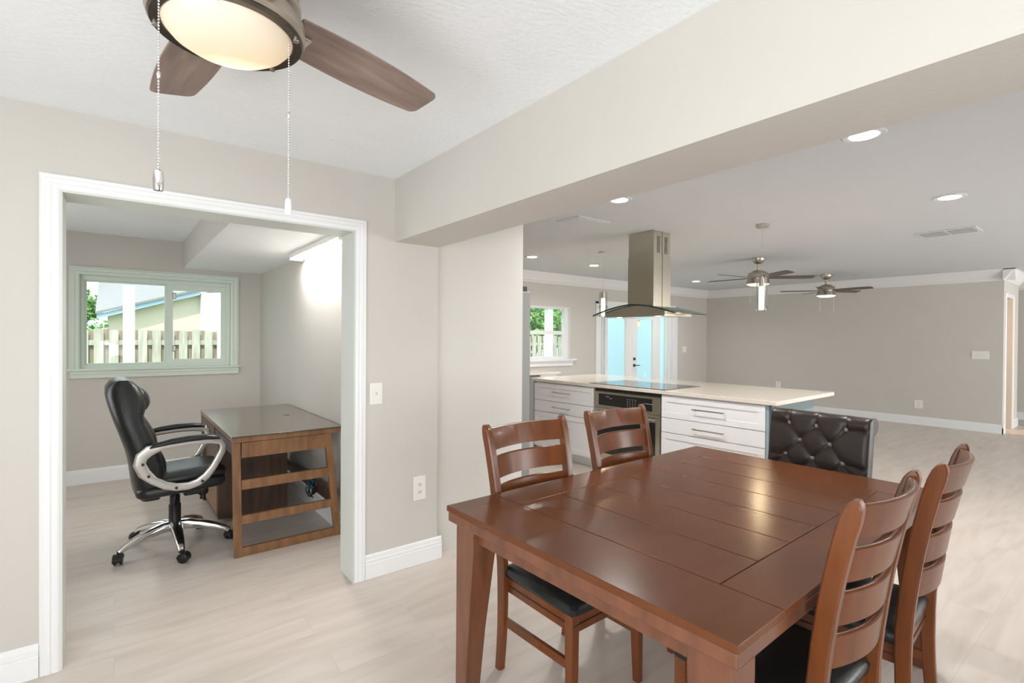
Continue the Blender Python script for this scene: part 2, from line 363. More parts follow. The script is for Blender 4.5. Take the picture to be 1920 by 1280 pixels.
struct(casing_mb(11.02, 11.62, 0, 2.13, CS, 1.535, -1, open_bottom=True).build('trim_3', 'trim'), 'cream casing around the warm lit hall doorway', 'door casing')

# office sliding window
def win_thing(name, label): 
    o = bpy.data.objects.new(name, None); COL.objects.link(o); return struct(o, label, 'window')
w1 = win_thing('window_1', 'sliding window in the office, frame coloured with a green light cast')
PW = [(0, 0), (0, .010), (.012, .018), (.03, .018), (.034, .012), (.042, .018), (.062, .020), (.068, .012), (.078, .014), (.078, 0)]
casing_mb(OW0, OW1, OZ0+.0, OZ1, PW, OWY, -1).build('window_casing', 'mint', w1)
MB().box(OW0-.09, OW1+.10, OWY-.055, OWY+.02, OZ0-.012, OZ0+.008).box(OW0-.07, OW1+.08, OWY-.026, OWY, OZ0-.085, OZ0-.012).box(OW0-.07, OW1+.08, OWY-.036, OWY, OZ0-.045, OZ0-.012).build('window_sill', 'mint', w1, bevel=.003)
fr = MB(); y0, y1 = OWY+.02, OWY+.10; a, b, c, d = OW0, OW1, OZ0, OZ1
fr.frame(a, b, c, d, y0, y1, .03, .04, .035, .045)
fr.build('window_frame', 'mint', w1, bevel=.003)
mx = .445
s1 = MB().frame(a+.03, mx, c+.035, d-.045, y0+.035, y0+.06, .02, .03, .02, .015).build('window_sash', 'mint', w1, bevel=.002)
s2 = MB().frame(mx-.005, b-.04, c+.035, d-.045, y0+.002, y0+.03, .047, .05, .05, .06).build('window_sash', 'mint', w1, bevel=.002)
MB().box(a+.045, mx-.02, y0+.045, y0+.050, c+.05, d-.055).build('window_pane', 'glass', s1)
MB().box(mx+.04, b-.085, y0+.013, y0+.018, c+.08, d-.10).build('window_pane', 'glass', s2)
for z in (c+.17, d-.19):
    tag(MB().box(mx+.041, mx+.066, y0-.004, y0+.003, z, z+.055).build('sash_latch', 'plate', s2, bevel=.003), 'small white sash latch with dark outline')
    MB().box(mx+.038, mx+.069, y0-.001, y0+.004, z-.004, z+.059).build('latch_outline', 'slot', s2)

# kitchen window (single hung)
w2 = win_thing('window_2', 'white single hung window above the kitchen counter')
a, b, c, d = KW0, KW1, KZ0, KZ1; y0 = KY+.02
MB().frame(a, b, c, d, KY-.004, KY+.018, .012, .012, .012, .012).build('window_casing', 'trim', w2)
MB().frame(a, b, c, d, y0, y0+.08, .04, .10, .03, .03).build('window_frame', 'trim', w2, bevel=.004)
MB().box(a-.08, b+.14, KY-.06, KY+.02, c-.03, c).box(a-.05, b+.08, KY-.02, KY, c-.12, c-.03).build('window_sill', 'trim', w2, bevel=.004)
sa = MB().frame(a+.04, b-.10, c+.03, 1.565, y0+.001, y0+.03, .001, .035, .02, .065).build('window_sash', 'trim', w2, bevel=.003)
MB().box(a+.04, b-.13, y0+.012, y0+.017, c+.04, 1.51).build('window_pane', 'glass', sa)
MB().box(a+.04, b-.10, y0+.042, y0+.047, 1.55, d-.03).build('window_pane', 'glass', w2)

# french entry doors with sidelights
dr = bpy.data.objects.new('door_1', None); COL.objects.link(dr); struct(dr, 'white double glass entry doors with narrow sidelights', 'door')
fr = MB(); y0, y1 = KY-.01, KY+.12
for x0, x1 in ((7.17, 7.25), (7.36, 7.42), (9.38, 9.44), (9.52, 9.63)): fr.box(x0, x1, y0, y1, 0, FZ)
fr.box(7.17, 9.63, y0, y1, FZ-.05, FZ+.03).box(7.17, 9.63, y0+.02, y1, 0, .04)
fr.box(7.10, 7.17, KY-.02, KY, 0, FZ+.08).box(9.63, 9.69, KY-.02, KY, 0, FZ+.08).box(7.10, 9.69, KY-.02, KY, FZ+.03, FZ+.09)
fr.build('door_frame', 'trim', dr, bevel=.004)
for x0, x1 in ((7.25, 7.36), (9.10, 9.38)):
    q = MB().box(x0, x0+.03, KY+.03, KY+.07, .04, FZ-.05).box(x1-.03, x1, KY+.03, KY+.07, .04, FZ-.05).box(x0, x1, KY+.03, KY+.07, .04, .25).box(x0, x1, KY+.03, KY+.07, FZ-.15, FZ-.05).build('sidelight_frame', 'trim', dr)
    MB().box(x0+.03, x1-.03, KY+.045, KY+.05, .25, FZ-.15).build('sidelight_pane', 'glass', q)
for i, (x0, x1, g0, g1) in enumerate(((7.42, 8.20, 7.47, 8.00), (8.20, 9.10, 8.36, 8.87))):
    q = MB().box(x0, g0, KY+.02, KY+.065, .04, FZ-.05).box(g1, x1, KY+.02, KY+.065, .04, FZ-.05).box(g0, g1, KY+.02, KY+.065, .04, .25).box(g0, g1, KY+.02, KY+.065, 1.83, FZ-.05).build('door_leaf', 'trim', dr, bevel=.004)
    MB().box(g0, g1, KY+.04, KY+.046, .25, 1.83).build('door_pane', 'glass', q)
    if i == 1:
        MB().lathe([(.032, 0), (.032, .01), (.012, .014), (.012, .05)], 20).xf(Matrix.Translation((8.26, KY+.02, .90)) @ Matrix.Rotation(pi/2, 4, 'X')).tube([(8.26, KY-.03, .90), (8.32, KY-.035, .90), (8.38, KY-.03, .895)], .009).build('door_handle', 'bronze', q, smooth=True)
        MB().lathe([(.03, 0), (.03, .018), (.012, .02), (.012, .03)], 20).xf(Matrix.Translation((8.26, KY+.02, 1.03)) @ Matrix.Rotation(pi/2, 4, 'X')).build('deadbolt', 'bronze', q, smooth=True)

# ------------------------------------------------------------------ wall plates
def plate(name, loc, face, w, h, label, kind, gang=1):
    """face: 'y' faces -Y, 'x' faces -X"""
    rz = 0 if face == 'y' else -pi/2
    t = thing(name, label, 'light switch' if kind == 'switch' else ('outlet' if kind == 'outlet' else 'wall plate'), loc, rz)
    MB().box(-w/2, w/2, -.008, 0, -h/2, h/2).build('plate', 'plate', t, bevel=.003)
    for g in range(gang):
        x = (g-(gang-1)/2)*.045
        if kind == 'switch': MB().box(x-.0045, x+.0045, -.015, -.006, -.010, .010).build('toggle', 'nickel' if gang == 1 else 'plate', t, bevel=.002)
        else:
            for z in (-.024, .024):
                q = MB().box(x-.017, x+.017, -.0105, -.007, z-.014, z+.014).build('receptacle', 'plate', t, bevel=.004)
                MB().box(x-.009, x-.006, -.0112, -.010, z-.003, z+.008).box(x+.006, x+.009, -.0112, -.010, z-.003, z+.008).box(x-.002, x+.003, -.0112, -.010, z-.010, z-.006).build('slot', 'slot', q)
    return t
plate('light_switch', (1.238, YD, 1.10), 'y', .078, .13, 'ivory single toggle light switch on the wall right of the office doorway', 'switch')
plate('wall_outlet', (1.531, YD, .48), 'y', .088, .15, 'ivory double outlet low on the wall right of the office doorway', 'outlet')
plate('light_switch', (9.97, KY, 1.21), 'y', .16, .13, 'white double switch plate right of the glass entry doors', 'switch', 2)
plate('light_switch', (FX, 1.80, 1.215), 'x', .21, .13, 'white four gang switch plate near the right end of the far wall', 'switch', 4)
plate('wall_outlet', (FX, 4.92, .50), 'x', .10, .14, 'white outlet on the far wall just above the island corner', 'outlet')
plate('wall_outlet', (FX, 2.58, .35), 'x', .12, .14, 'white outlet low in the middle of the bare far wall', 'outlet')

# ------------------------------------------------------------------ dining table
def dining_table():
    L, Wd, H = 1.821, 1.182, .775
    t = thing('dining_table', 'large dark cherry wooden dining table with planked top and thick tapered legs', 'table', (1.963, 1.175, 0), R(1.42))
    hx, hy = L/2, Wd/2
    top = MB(); g = .0012; bx, by = .235, .17
    top.box(-hx, -hx+bx-g, -hy, hy, H-.022, H).box(hx-bx+g, hx, -hy, hy, H-.022, H)
    top.box(-hx+bx+g, hx-bx-g, -hy, -hy+by-g, H-.022, H).box(-hx+bx+g, hx-bx-g, hy-by+g, hy, H-.022, H)
    n = 6; w = (L-2*bx)/n
    for i in range(n): top.box(-hx+bx+i*w+g, -hx+bx+(i+1)*w-g, -hy+by+g, hy-by-g, H-.022, H)
    top.build('tabletop', 'table', t, bevel=.0022)
    MB().box(-hx+.02, hx-.02, -hy+.02, hy-.02, H-.024, H-.005).build('groove_bed', 'groove', t)
    MB().box(-hx+.004, hx-.004, -hy+.004, hy-.004, H-.062, H-.022).build('table_edge', 'tableleg', t, bevel=.006)
    a = MB(); i_ = .055
    a.box(-hx+i_+.02, hx-i_-.02, -hy+i_, -hy+i_+.022, H-.125, H-.06).box(-hx+i_+.02, hx-i_-.02, hy-i_-.022, hy-i_, H-.125, H-.06)
    a.box(-hx+i_, -hx+i_+.022, -hy+i_, hy-i_, H-.125, H-.06).box(hx-i_-.022, hx-i_, -hy+i_, hy-i_, H-.125, H-.06)
    a.build('apron', 'tableleg', t, bevel=.002)
    for sx in (-1, 1):
        for sy in (-1, 1):
            xo, yo = sx*(hx-.028), sy*(hy-.028); rings = []
            for z, s in ((H-.06, .115), (H-.14, .114), (.3, .085), (0, .066)):
                rings.append([(xo, yo, z), (xo-sx*s, yo, z), (xo-sx*s, yo-sy*s, z), (xo, yo-sy*s, z)])
            MB().loft(rings).build('leg', 'tableleg', t, bevel=.004)
    return t
dining_table()

# ------------------------------------------------------------------ ladder back chairs (rear = +y)
def post_y(z):
    pts = [(0, .026), (.12, .012), (.25, .002), (.45, 0), (.60, .012), (.80, .040), (.95, .072), (1.055, .100)]
    for (z0, y0), (z1, y1) in zip(pts, pts[1:]):
        if z <= z1: return y0+(y1-y0)*(z-z0)/(z1-z0)
    return pts[-1][1]
def make_chair(label, loc, rz):
    t = thing('dining_chair', label, 'chair', loc, rz, 'ladder-back dining chairs around the table')
    hw = .232
    pw = lambda z: .202+(.008 if z > .45 else .008*z/.45)+max(0, (z-.45))/.6*.022
    for sx in (-1, 1):
        m = MB(); rings = []
        zs = [0, .1, .2, .3, .4, .47, .55, .65, .75, .85, .95, 1.0, 1.03, 1.045, 1.054]
        for z in zs:
            d = .018+.006*min(1, z/.45)
            if z > 1.0: d *= max(.28, math.sqrt(max(0, 1-((z-1.0)/.056)**2)))
            w = .0165; y = post_y(z); x = sx*pw(z)
            c = .005
            rings.append([(x-w, y-d+c, z), (x-w+c, y-d, z), (x+w-c, y-d, z), (x+w, y-d+c, z), (x+w, y+d-c, z), (x+w-c, y+d, z), (x-w+c, y+d, z), (x-w, y+d-c, z)])
        m.loft(rings).build('rear_leg', 'chair', t, smooth=True)
    for z0, z1 in ((.945, 1.038), (.825, .917), (.705, .795), (.585, .677)):
        m = MB(); n = 14; rings = []; hs_ = pw((z0+z1)/2)-.014
        xs = [-hs_+2*hs_*i/n for i in range(n+1)]
        for x in xs:
            b = .046*(1-(x/hs_)**2)-.004; th = .009
            dip = 0
            y0, y1 = post_y(z0)+b+.002, post_y(z1)+b+.002
            rings.append([(x, y0-th, z0), (x, y0+th, z0), (x, y1+th, z1-.004), (x, y1+th*.4, z1), (x, y1-th*.4, z1), (x, y1-th, z1-.004)])
        m.loft(rings).build('back_slat', 'chair', t, smooth=True)
    # seat frame (flares to the front)
    def trap(x0, x1, y0, y1, z0, z1): # x0 half width rear, x1 half width front
        return MB().loft([[(-x0, y1, z), (x0, y1, z), (x1, y0, z), (-x1, y0, z)] for z in (z0, z1)])
    trap(.195, .206, -.415, -.005, .345, .413).build('seat_frame', 'chair', t, bevel=.003)
    trap(.197, .209, -.418, -.003, .374, .378).build('frame_groove', 'groove', t)
    rings = []
    for z, i_ in ((.414, .006), (.420, 0), (.440, -.003), (.456, .006), (.466, .024), (.471, .06), (.473, .12)):
        rings.append([(p[0], p[1], z) for p in rounded(.212-i_*.9, .222-i_, -.432+i_, .002-i_, .03)])
    MB().loft(rings).build('seat', 'leather', t, smooth=True)
    for sx in (-1, 1):
        rings = []
        for z, s in ((.413, .04), (.2, .037), (0, .030)):
            x, y = sx*.213, -.418
            rings.append([(x, y, z), (x-sx*s, y, z), (x-sx*s, y+s, z), (x, y+s, z)])
        MB().loft(rings).build('front_leg', 'chair', t, bevel=.003)
        MB().loft([[(sx*x-.009, y, .20), (sx*x+.009, y, .20), (sx*x+.009, y, .235), (sx*x-.009, y, .235)] for x, y in ((.195, -.40), (.200, -.005))]).build('stretcher', 'chair', t, bevel=.002)
    return t
def rounded(xr, xf, y0, y1, r, seg=4):
    out = []
    for (cx, cy, a0) in ((xr-r, y1-r, 0), (-xr+r, y1-r, 90), (-xf+r, y0+r, 180), (xf-r, y0+r, 270)):
        for k in range(seg+1):
            an = R(a0+90*k/seg); out.append((cx+r*cos(an), cy+r*sin(an)))
    return out
ch = make_chair('chestnut ladder-back dining chair at the table corner nearest the doorway wall', (1.532, 1.75, 0), R(1.0))
dup(ch, (2.215, 1.79, 0), R(1.0), 'chestnut ladder-back dining chair on the table\'s far side in front of the oven')
dup(ch, (1.648, .552, 0), R(180), 'nearest chestnut ladder-back dining chair, seen from behind at the front right')
dup(ch, (2.28, .540, 0), R(184), 'chestnut ladder-back dining chair behind the nearest one, at the photo\'s right side')

# ------------------------------------------------------------------ tufted chair (front = -x)
def tufted():
    t = thing('tufted_chair', 'dark brown button-tufted leather chair with scrolled back at the far end of the table', 'chair', (3.04, 1.205, 0), R(-4))
    hw = .265; ZT = 1.045; ZB_ = .40; ZR = .985
    btn = [(-.15, .955), (0, .955), (.15, .955), (-.085, .865), (.075, .865), (-.16, .775), (-.01, .775), (.145, .775)]
    btn = [(-y, z) for y, z in btn]
    rows = {.955: [-.15, 0, .15], .865: [-.075, .085], .775: [-.145, .01, .16]}
    segs = []
    B_ = [(y, z) for y, z in btn]
    for i in range(len(B_)):
        for j in range(i+1, len(B_)):
            (y0, z0), (y1, z1) = B_[i], B_[j]
            if abs(abs(z0-z1)-.09) < .01 and abs(y0-y1) < .11: segs.append((y0, z0, y1, z1))
    for y, z in B_:
        if z > .95: segs.append((y, z, y, 1.06))
        if abs(y) > .12 and z > .9: segs.append((y, z, math.copysign(hw-.02, y), z+.005))
        if z < .8: segs.append((y, z, y-.07, .685)); segs.append((y, z, y+.07, .685))
        if abs(y) > .12 and z < .8: segs.append((y, z, math.copysign(hw-.02, y), z-.01))
    def dseg(y, z, s):
        y0, z0, y1, z1 = s; dx, dz = y1-y0, z1-z0; L2 = dx*dx+dz*dz
        k = max(0, min(1, ((y-y0)*dx+(z-z0)*dz)/L2)); return math.hypot(y-y0-k*dx, z-z0-k*dz)
    def front(y, z):      # x of the front face
        lean = .02+(z-.45)*.12
        d = min(dseg(y, z, s) for s in segs) if z > .66 else .1
        db = min(math.hypot(y-a, z-b) for a, b in B_)
        puff = .012*(1-math.exp(-d/.013)) + .010*(1-math.exp(-db/.022))
        e = min(1, (hw-abs(y))/.03); puff *= math.sqrt(max(0, 1-(1-e)**2))
        return lean-puff
    m = MB(); NY, NZ = 84, 96; path = []
    # vertical profile of front face, then scroll over the top to the back
    rows_ = []
    zs = [ZB_+(ZR-ZB_)*k/NZ for k in range(NZ+1)]
    for z in zs: rows_.append([(front(-hw+2*hw*j/NY, z), -hw+2*hw*j/NY, z) for j in range(NY+1)])
    # scroll: circle
    for k in range(1, 22):
        an = R(180-k*11.5); rr = .045
        row = []
        for j in range(NY+1):
            y = -hw+2*hw*j/NY
            x1 = front(y, ZR); cx = x1+rr
            row.append((cx+rr*cos(an), y, ZR+rr*sin(an)))
        rows_.append(row)
    for z in (.93, .85, .7, .55, ZB_): rows_.append([(.02+(z-.45)*.12+.048, -hw+2*hw*j/NY, z) for j in range(NY+1)])
    b0 = len(m.v)
    n = NY+1
    for r in rows_: m.v += r
    for i in range(len(rows_)-1):
        for j in range(NY):
            a = b0+i*n+j; m.f.append((a, a+1, a+n+1, a+n))
    m.f.append(tuple(b0+i*n for i in range(len(rows_)))); m.f.append(tuple(b0+i*n+NY for i in range(len(rows_)))[::-1])
    m.f.append(tuple([b0+j for j in range(n)][::-1] + [b0+(len(rows_)-1)*n+j for j in range(n)]))
    m.build('backrest', 'tuft', t, smooth=True)
    for y, z in B_:
        x = front(y, z)
        MB().lathe([(.001, .014), (.007, .012), (.0125, .006), (.014, 0)], 14).xf(Matrix.Translation((x-.001, y, z)) @ Matrix.Rotation(-pi/2, 4, 'Y')).build('button', 'button', t, smooth=True)
    s = []
    for z, i_ in ((.37, .01), (.39, 0), (.45, 0), (.475, .012), (.487, .05)):
        s.append([(y0-.0, x0, z) for x0, y0 in [(p[0], p[1]) for p in rounded(.25-i_, .25-i_, -.44+i_, .03-i_, .03)]])
    MB().loft(s).build('seat', 'tuft', t, smooth=True)
    for x, y in ((-.40, -.21), (-.40, .21), (.0, -.21), (.0, .21)):
        rings = []
        for z, q in ((.375, .024), (0, .016)):
            xx = x+(.05 if (x > -.1 and z == 0) else 0)
            rings.append([(xx-q, y-q, z), (xx+q, y-q, z), (xx+q, y+q, z), (xx-q, y+q, z)])
        MB().loft(rings).build('leg', 'tableleg', t, bevel=.003)
tufted()

# ------------------------------------------------------------------ kitchen island
IR = R(1.6)     # yaw of island about its near front corner
ISL = (4.19, 1.93, 0)
it = thing('kitchen_island', 'white kitchen island cabinet with three drawer stacks and pale teal end', 'kitchen island', ISL, IR)
IL = 2.95     # length along y
oy0, oy1 = 1.07, 1.92         # oven niche (local y)
body = MB().box(.045, .88, .05, oy0, .10, .90).box(.045, .88, oy1, IL-.05, .10, .90).box(.30, .88, oy0, oy1, .10, .90).box(.045, .30, oy0, oy1, .10, .14)
body.box(.10, .85, .08, IL-.08, 0, .10)
body.build('cabinet_body', 'cabinet', it)
tag(MB().box(.028, .885, .03, .052, 0, .90).build('end_panel', 'teal', it), 'pale teal end panel')
MB().box(.028, .050, .03, .075, 0, .90).build('end_stile', 'tealstile', it)
MB().box(.03, .885, IL-.052, IL-.03, 0, .90).build('end_panel', 'fridgeside', it)
def drawer(y0, y1, z0, z1, hz, hw_, recess=True):
    m = MB().box(.026, .045, y0, y1, z0, z1)
    fr_ = MB(); e = .055
    fr_.box(.018, .027, y0, y1, z0, z0+e).box(.018, .027, y0, y1, z1-e, z1).box(.018, .027, y0, y0+e, z0+e, z1-e).box(.018, .027, y1-e, y1, z0+e, z1-e)
    if recess: m.join(fr_)
    else: m = MB().box(.018, .045, y0, y1, z0, z1)
    d = m.build('drawer', 'cabinet', it, bevel=.002)
    yc = (y0+y1)/2
    MB().box(-.018, -.008, yc-hw_, yc+hw_, hz-.006, hz+.006).box(-.010, .020, yc-hw_+.008, yc-hw_+.018, hz-.005, hz+.005).box(-.010, .020, yc+hw_-.018, yc+hw_-.008, hz-.005, hz+.005).build('drawer_pull', 'nickel', d, bevel=.002)
for (y0, y1, hh) in ((.078, oy0-.008, .15), (oy1+.012, IL-.055, .14)):
    drawer(y0, y1, .685, .893, .795, hh)
    drawer(y0, y1, .545, .680, .615, hh, False)
    drawer(y0, y1, .115, .540, .40, hh)
ct = MB().loft([[(-.0, -.02, z), (1.26, -.02, z), (1.26, IL, z), (0, IL, z)] for z in (.905, .94)]).build('island_countertop', 'quartz', bevel=.004)
ct.location = ISL; ct.rotation_euler = (0, 0, IR)
tag(ct, 'cream quartz countertop lying on the white kitchen island', 'countertop')
ck = thing('cooktop', 'black glass cooktop set into the island countertop below the hood', 'cooktop', (ISL[0], ISL[1], .94), IR)
MB().box(.035, .66, 1.03, 2.0, .0, .007).build('glass_plate', 'blackglass', ck, bevel=.002)
MB().box(.028, .667, 1.023, 2.007, .0, .004).build('trim_edge', 'steel', ck)
for x, y, r in ((.2, 1.25, .09), (.48, 1.25, .075), (.34, 1.52, .12), (.2, 1.8, .075), (.48, 1.8, .09)):
    MB().loft([[(x+q*cos(2*pi*j/40), y+q*sin(2*pi*j/40), .0074) for j in range(40)] for q in (r, r-.003)], cap=False).build('burner_ring', 'vent', ck)
ov = thing('wall_oven', 'built-in stainless oven with black glass door in the island front', 'oven', (ISL[0], ISL[1], 0), IR)
MB().box(.03, .29, oy0+.012, oy1-.012, .15, .875).build('oven_body', 'steel', ov)
MB().box(.012, .032, oy0+.008, oy1-.008, .705, .862).build('control_fascia', 'steel', ov, bevel=.003)
cp = MB().box(.009, .013, oy0+.095, oy1-.075, .722, .845).build('control_panel', 'blackglass', ov)
for r_ in range(4):
    for k in range(4): MB().box(.0083, .0091, 1.36+k*.032, 1.368+k*.032, .745+r_*.022, .749+r_*.022).build('control_mark', 'plate', cp)
for k in range(5): MB().box(.0083, .0091, 1.25-k*.022, 1.258-k*.022, .79, .796).build('control_mark', 'plate', cp)
for y0_, y1_, z0_ in ((1.70, 1.745, .815), (1.665, 1.68, .80), (1.69, 1.695, .798)): MB().box(.0083, .0091, y0_, y1_, z0_, z0_+.004).build('control_mark', 'plate', cp)
od = MB().box(.010, .032, oy0+.008, oy0+.055, .15, .69).box(.010, .032, oy1-.055, oy1-.008, .15, .69).box(.010, .032, oy0+.055, oy1-.055, .615, .69).box(.010, .032, oy0+.055, oy1-.055, .15, .21).build('oven_door', 'steel', ov, bevel=.003)
MB().box(.014, .024, oy0+.05, oy1-.05, .205, .62).build('oven_glass', 'blackglass', od)
MB().tube([(-.03, oy0+.03, .65), (-.03, oy1-.03, .65)], .011).box(-.028, .014, oy0+.05, oy0+.065, .643, .657).box(-.028, .014, oy1-.065, oy1-.05, .643, .657).build('door_handle', 'chrome', od, smooth=True)
MB().box(.02, .04, oy0+.01, oy1-.01, .868, .895).build('vent_grille', 'black', ov)

# ------------------------------------------------------------------ range hood
hd = thing('range_hood', 'stainless island range hood with curved glass canopy hanging over the cooktop', 'range hood', (0, 0, 0))
hc = (4.47, 3.37)
MB().box(hc[0]-.145, hc[0]+.145, hc[1]-.165, hc[1]+.165, 1.74, 2.30).build('lower_chimney', 'steel', hd, bevel=.002)
uc = MB().box(hc[0]-.14, hc[0]+.14, hc[1]-.16, hc[1]+.16, 2.28, ZK-.001).build('upper_chimney', 'steel', hd, bevel=.002)
MB().box(hc[0]-.0015, hc[0]+.0015, hc[1]-.1675, hc[1]-.163, 1.74, 2.30).box(hc[0]-.0015, hc[0]+.0015, hc[1]-.1625, hc[1]-.158, 2.30, ZK-.002).build('seam', 'slot', hd)
for xx in (-.06, .065):
    for k in range(12):
        z = ZK-.06-k*.0145
        MB().box(hc[0]+xx-.028, hc[0]+xx+.024, hc[1]-.1612, hc[1]-.159, z-.004, z+.004).build('vent_slot', 'slot', uc)
def arcz(y):   # glass arc
    u = (y-3.39)/.525; return 1.685+.10*(1-min(1, abs(u))**1.7)
N = 36; ys = [2.865+1.05*i/N for i in range(N+1)]
g = MB(); rings = []
for y in ys:
    u = (y-3.39)/.525; fr_x = 4.20-.0*(1-u*u)
    rings.append([(fr_x, y, arcz(y)), (4.74, y, arcz(y)), (4.74, y, arcz(y)+.006), (fr_x, y, arcz(y)+.006)])
g.loft(rings).build('glass_canopy', 'hoodglass', hd, smooth=True)
rings = [[(4.194, y, arcz(y)-.004), (4.204, y, arcz(y)-.004), (4.204, y, arcz(y)+.010), (4.194, y, arcz(y)+.010)] for y in ys]
e_ = MB().loft(rings).box(4.2, 4.74, 2.862, 2.868, arcz(2.865)-.001, arcz(2.865)+.007)
e_.build('canopy_edge', 'glassedge', hd)
ys2 = [3.01+.76*i/20 for i in range(21)]
rings = [[(4.24, y, max(1.668, min(1.668, arcz(y)-.01))), (4.70, y, 1.668), (4.70, y, arcz(y)-.002), (4.24, y, arcz(y)-.002)] for y in ys2]
hb = MB().loft(rings).build('hood_body', 'steel', hd, smooth=True)
for y in (3.14, 3.64): tag(MB().lathe([(.028, 0), (.028, .004)], 20, (4.32, y, 1.663)).build('hood_lamp', 'fanlens_warm', hd), 'small lit round hood lamp')
MB().box(4.30, 4.66, 3.19, 3.585, 1.664, 1.668).build('grease_filter', 'chrome', hd)

# ------------------------------------------------------------------ pendants
def pendant(x, y, label):
    t = thing('pendant_light', label, 'pendant light', (x, y, 0), 0, 'glass cylinder pendants over the island')
    MB().lathe([(.058, ZK), (.06, ZK-.002), (.06, ZK-.024), (.055, ZK-.028), (.01, ZK-.03)], 32).build('ceiling_canopy', 'nickel', t, smooth=True)
    MB().tube([(0, 0, ZK-.02), (0, 0, 2.03)], .0015, 6).build('cord', 'nickel', t)
    MB().lathe([(.012, 2.045), (.012, 2.03), (.024, 2.028), (.024, 1.955), (.02, 1.95)], 24).build('socket', 'nickel', t, smooth=True)
    MB().lathe([(.05, 2.035), (.05, 1.715), (.047, 1.715), (.047, 2.032)], 32, cap=False).lathe([(.05, 2.036), (.05, 2.032)], 32).build('glass_cylinder', 'cylglass', t, smooth=True)
    tag(MB().lathe([(.024, 1.95), (.024, 1.73), (.02, 1.727)], 24).build('crystal_rod', 'crystal', t, smooth=True), 'glowing bubble crystal rod')
    return t
p1 = pendant(4.93, 2.40, 'clear glass cylinder pendant in front of the first living room fan, right of the hood')
dup(p1, (4.94, 4.435, 0), 0, 'clear glass cylinder pendant left of the range hood')
for x, y in ((4.93, 2.40), (4.94, 4.435)):
    l = bpy.data.lights.new('pendant_glow', 'POINT'); l.energy = 5; l.color = (1, .75, .45); l.shadow_soft_size = .03
    o = bpy.data.objects.new('pendant_glow', l); COL.objects.link(o); o.location = (x, y, 1.69)

# ------------------------------------------------------------------ ceiling fans
def blade_mb(r0, r1, w0, wm, w1, th=.006, n=18, rc=.028):
    pts = []; N_ = n
    def hwid(u): return (w0*(1-u)**2+2*wm*1.06*u*(1-u)+w1*u*u)/2
    upper = []
    for i in range(N_+1):
        u = i/N_; r = r0+(r1-rc-r0)*u; upper.append((r, hwid(u)))
    he = hwid(1)
    for k in range(1, 7):
        an = R(90-15*k); upper.append((r1-rc+rc*cos(an), he-rc+rc*sin(an)))
    poly = upper+[(r, -w) for r, w in reversed(upper)]
    return MB().loft([[(x, y, -th/2) for x, y in poly], [(x, y, th/2) for x, y in poly]])
# near fan
NF = (.212, 1.352)
nf = thing('ceiling_fan', 'large near ceiling fan with frosted dome light, walnut blades and two pull chains', 'ceiling fan', (*NF, 0))
MB().lathe([(.085, ZC), (.085, ZC-.01), (.10, ZC-.03), (.145, ZC-.055), (.150, ZC-.10), (.150, 2.235), (.155, 2.23), (.155, 2.215), (.150, 2.21), (.12, 2.205)], 56).build('motor_housing', 'fanbody', nf, smooth=True)
MB().lathe([(.12, 2.21), (.150, 2.205), (.163, 2.185), (.165, 2.160), (.158, 2.150)], 56).build('light_kit_housing', 'fanbody', nf, smooth=True)
MB().lathe([(.158, 2.152), (.160, 2.146), (.156, 2.140), (.137, 2.142), (.134, 2.152)], 56, cap=False).build('trim_ring', 'bronze', nf, smooth=True)
tag(MB().lathe([(.136, 2.152), (.134, 2.142), (.120, 2.126), (.095, 2.110), (.06, 2.099), (.02, 2.095), (.001, 2.0945)], 56).build('glass_dome', 'frost', nf, smooth=True), 'warmly lit frosted glass dome')
for k in range(4):
    an = R((17, 96, 190, 280)[k])
    rot = Matrix.Rotation(an, 4, 'Z') @ Matrix.Translation((0, 0, 2.222)) @ Matrix.Rotation(R(-11), 4, 'X')
    bl = blade_mb(.150, .640, .130, .168, .128).build('blade', 'fanblade', nf, bevel=.002); bl.matrix_local = rot
    br = MB().box(.12, .20, -.022, .022, -.013, -.004).lathe([(.008, -.018), (.008, -.012)], 14, (.185, .012, 0)).lathe([(.008, -.018), (.008, -.012)], 14, (.185, -.012, 0)).build('blade_bracket', 'nickel', nf, bevel=.002); br.matrix_local = rot
def pull_chain(px, py, z0, z1, fob_label, parent, round_fob):
    m = MB(); z = z0; i = 0; step = .0062
    while z > z1:
        r = .0021
        if i in (28,): m.lathe([(.001, .008), (.0035, .005), (.0035, -.005), (.001, -.008)], 8, (px, py, z))
        m.lathe([(.0006, r), (r*.8, r*.6), (r, 0), (r*.8, -r*.6), (.0006, -r)], 8, (px, py, z)); z -= step; i += 1
    c = m.tube([(px, py, z0), (px, py, z1)], .0005, 5).build('pull_chain', 'chrome', parent, smooth=True)
    if round_fob: f = MB().lathe([(.002, z1+.002), (.0055, z1-.001), (.0072, z1-.008), (.0078, z1-.022), (.0070, z1-.035), (.0055, z1-.039), (.001, z1-.040)], 20, (px, py, 0))
    else: f = MB().lathe([(.003, z1+.001), (.0085, z1-.003), (.0100, z1-.018), (.0095, z1-.036), (.0085, z1-.042), (.001, z1-.043)], 20, (px, py, 0))
    tag(f.build('pull_fob', 'chrome' if not round_fob else 'plate', c, smooth=True), fob_label)
# chain positions measured on the rim of the light kit (local to the fan)
pull_chain(-.142, -.095, 2.14, 1.775, 'chrome pull chain fob', nf, False)
pull_chain(.115, -.082+.02, 2.14, 1.768, 'white pull chain fob', nf, True)
for an in (R(160), R(250), R(-32), R(40)):
    MB().lathe([(.007, 2.136), (.007, 2.148)], 12, (.149*cos(an), .149*sin(an), 0)).build('set_screw', 'nickel', nf, smooth=True)

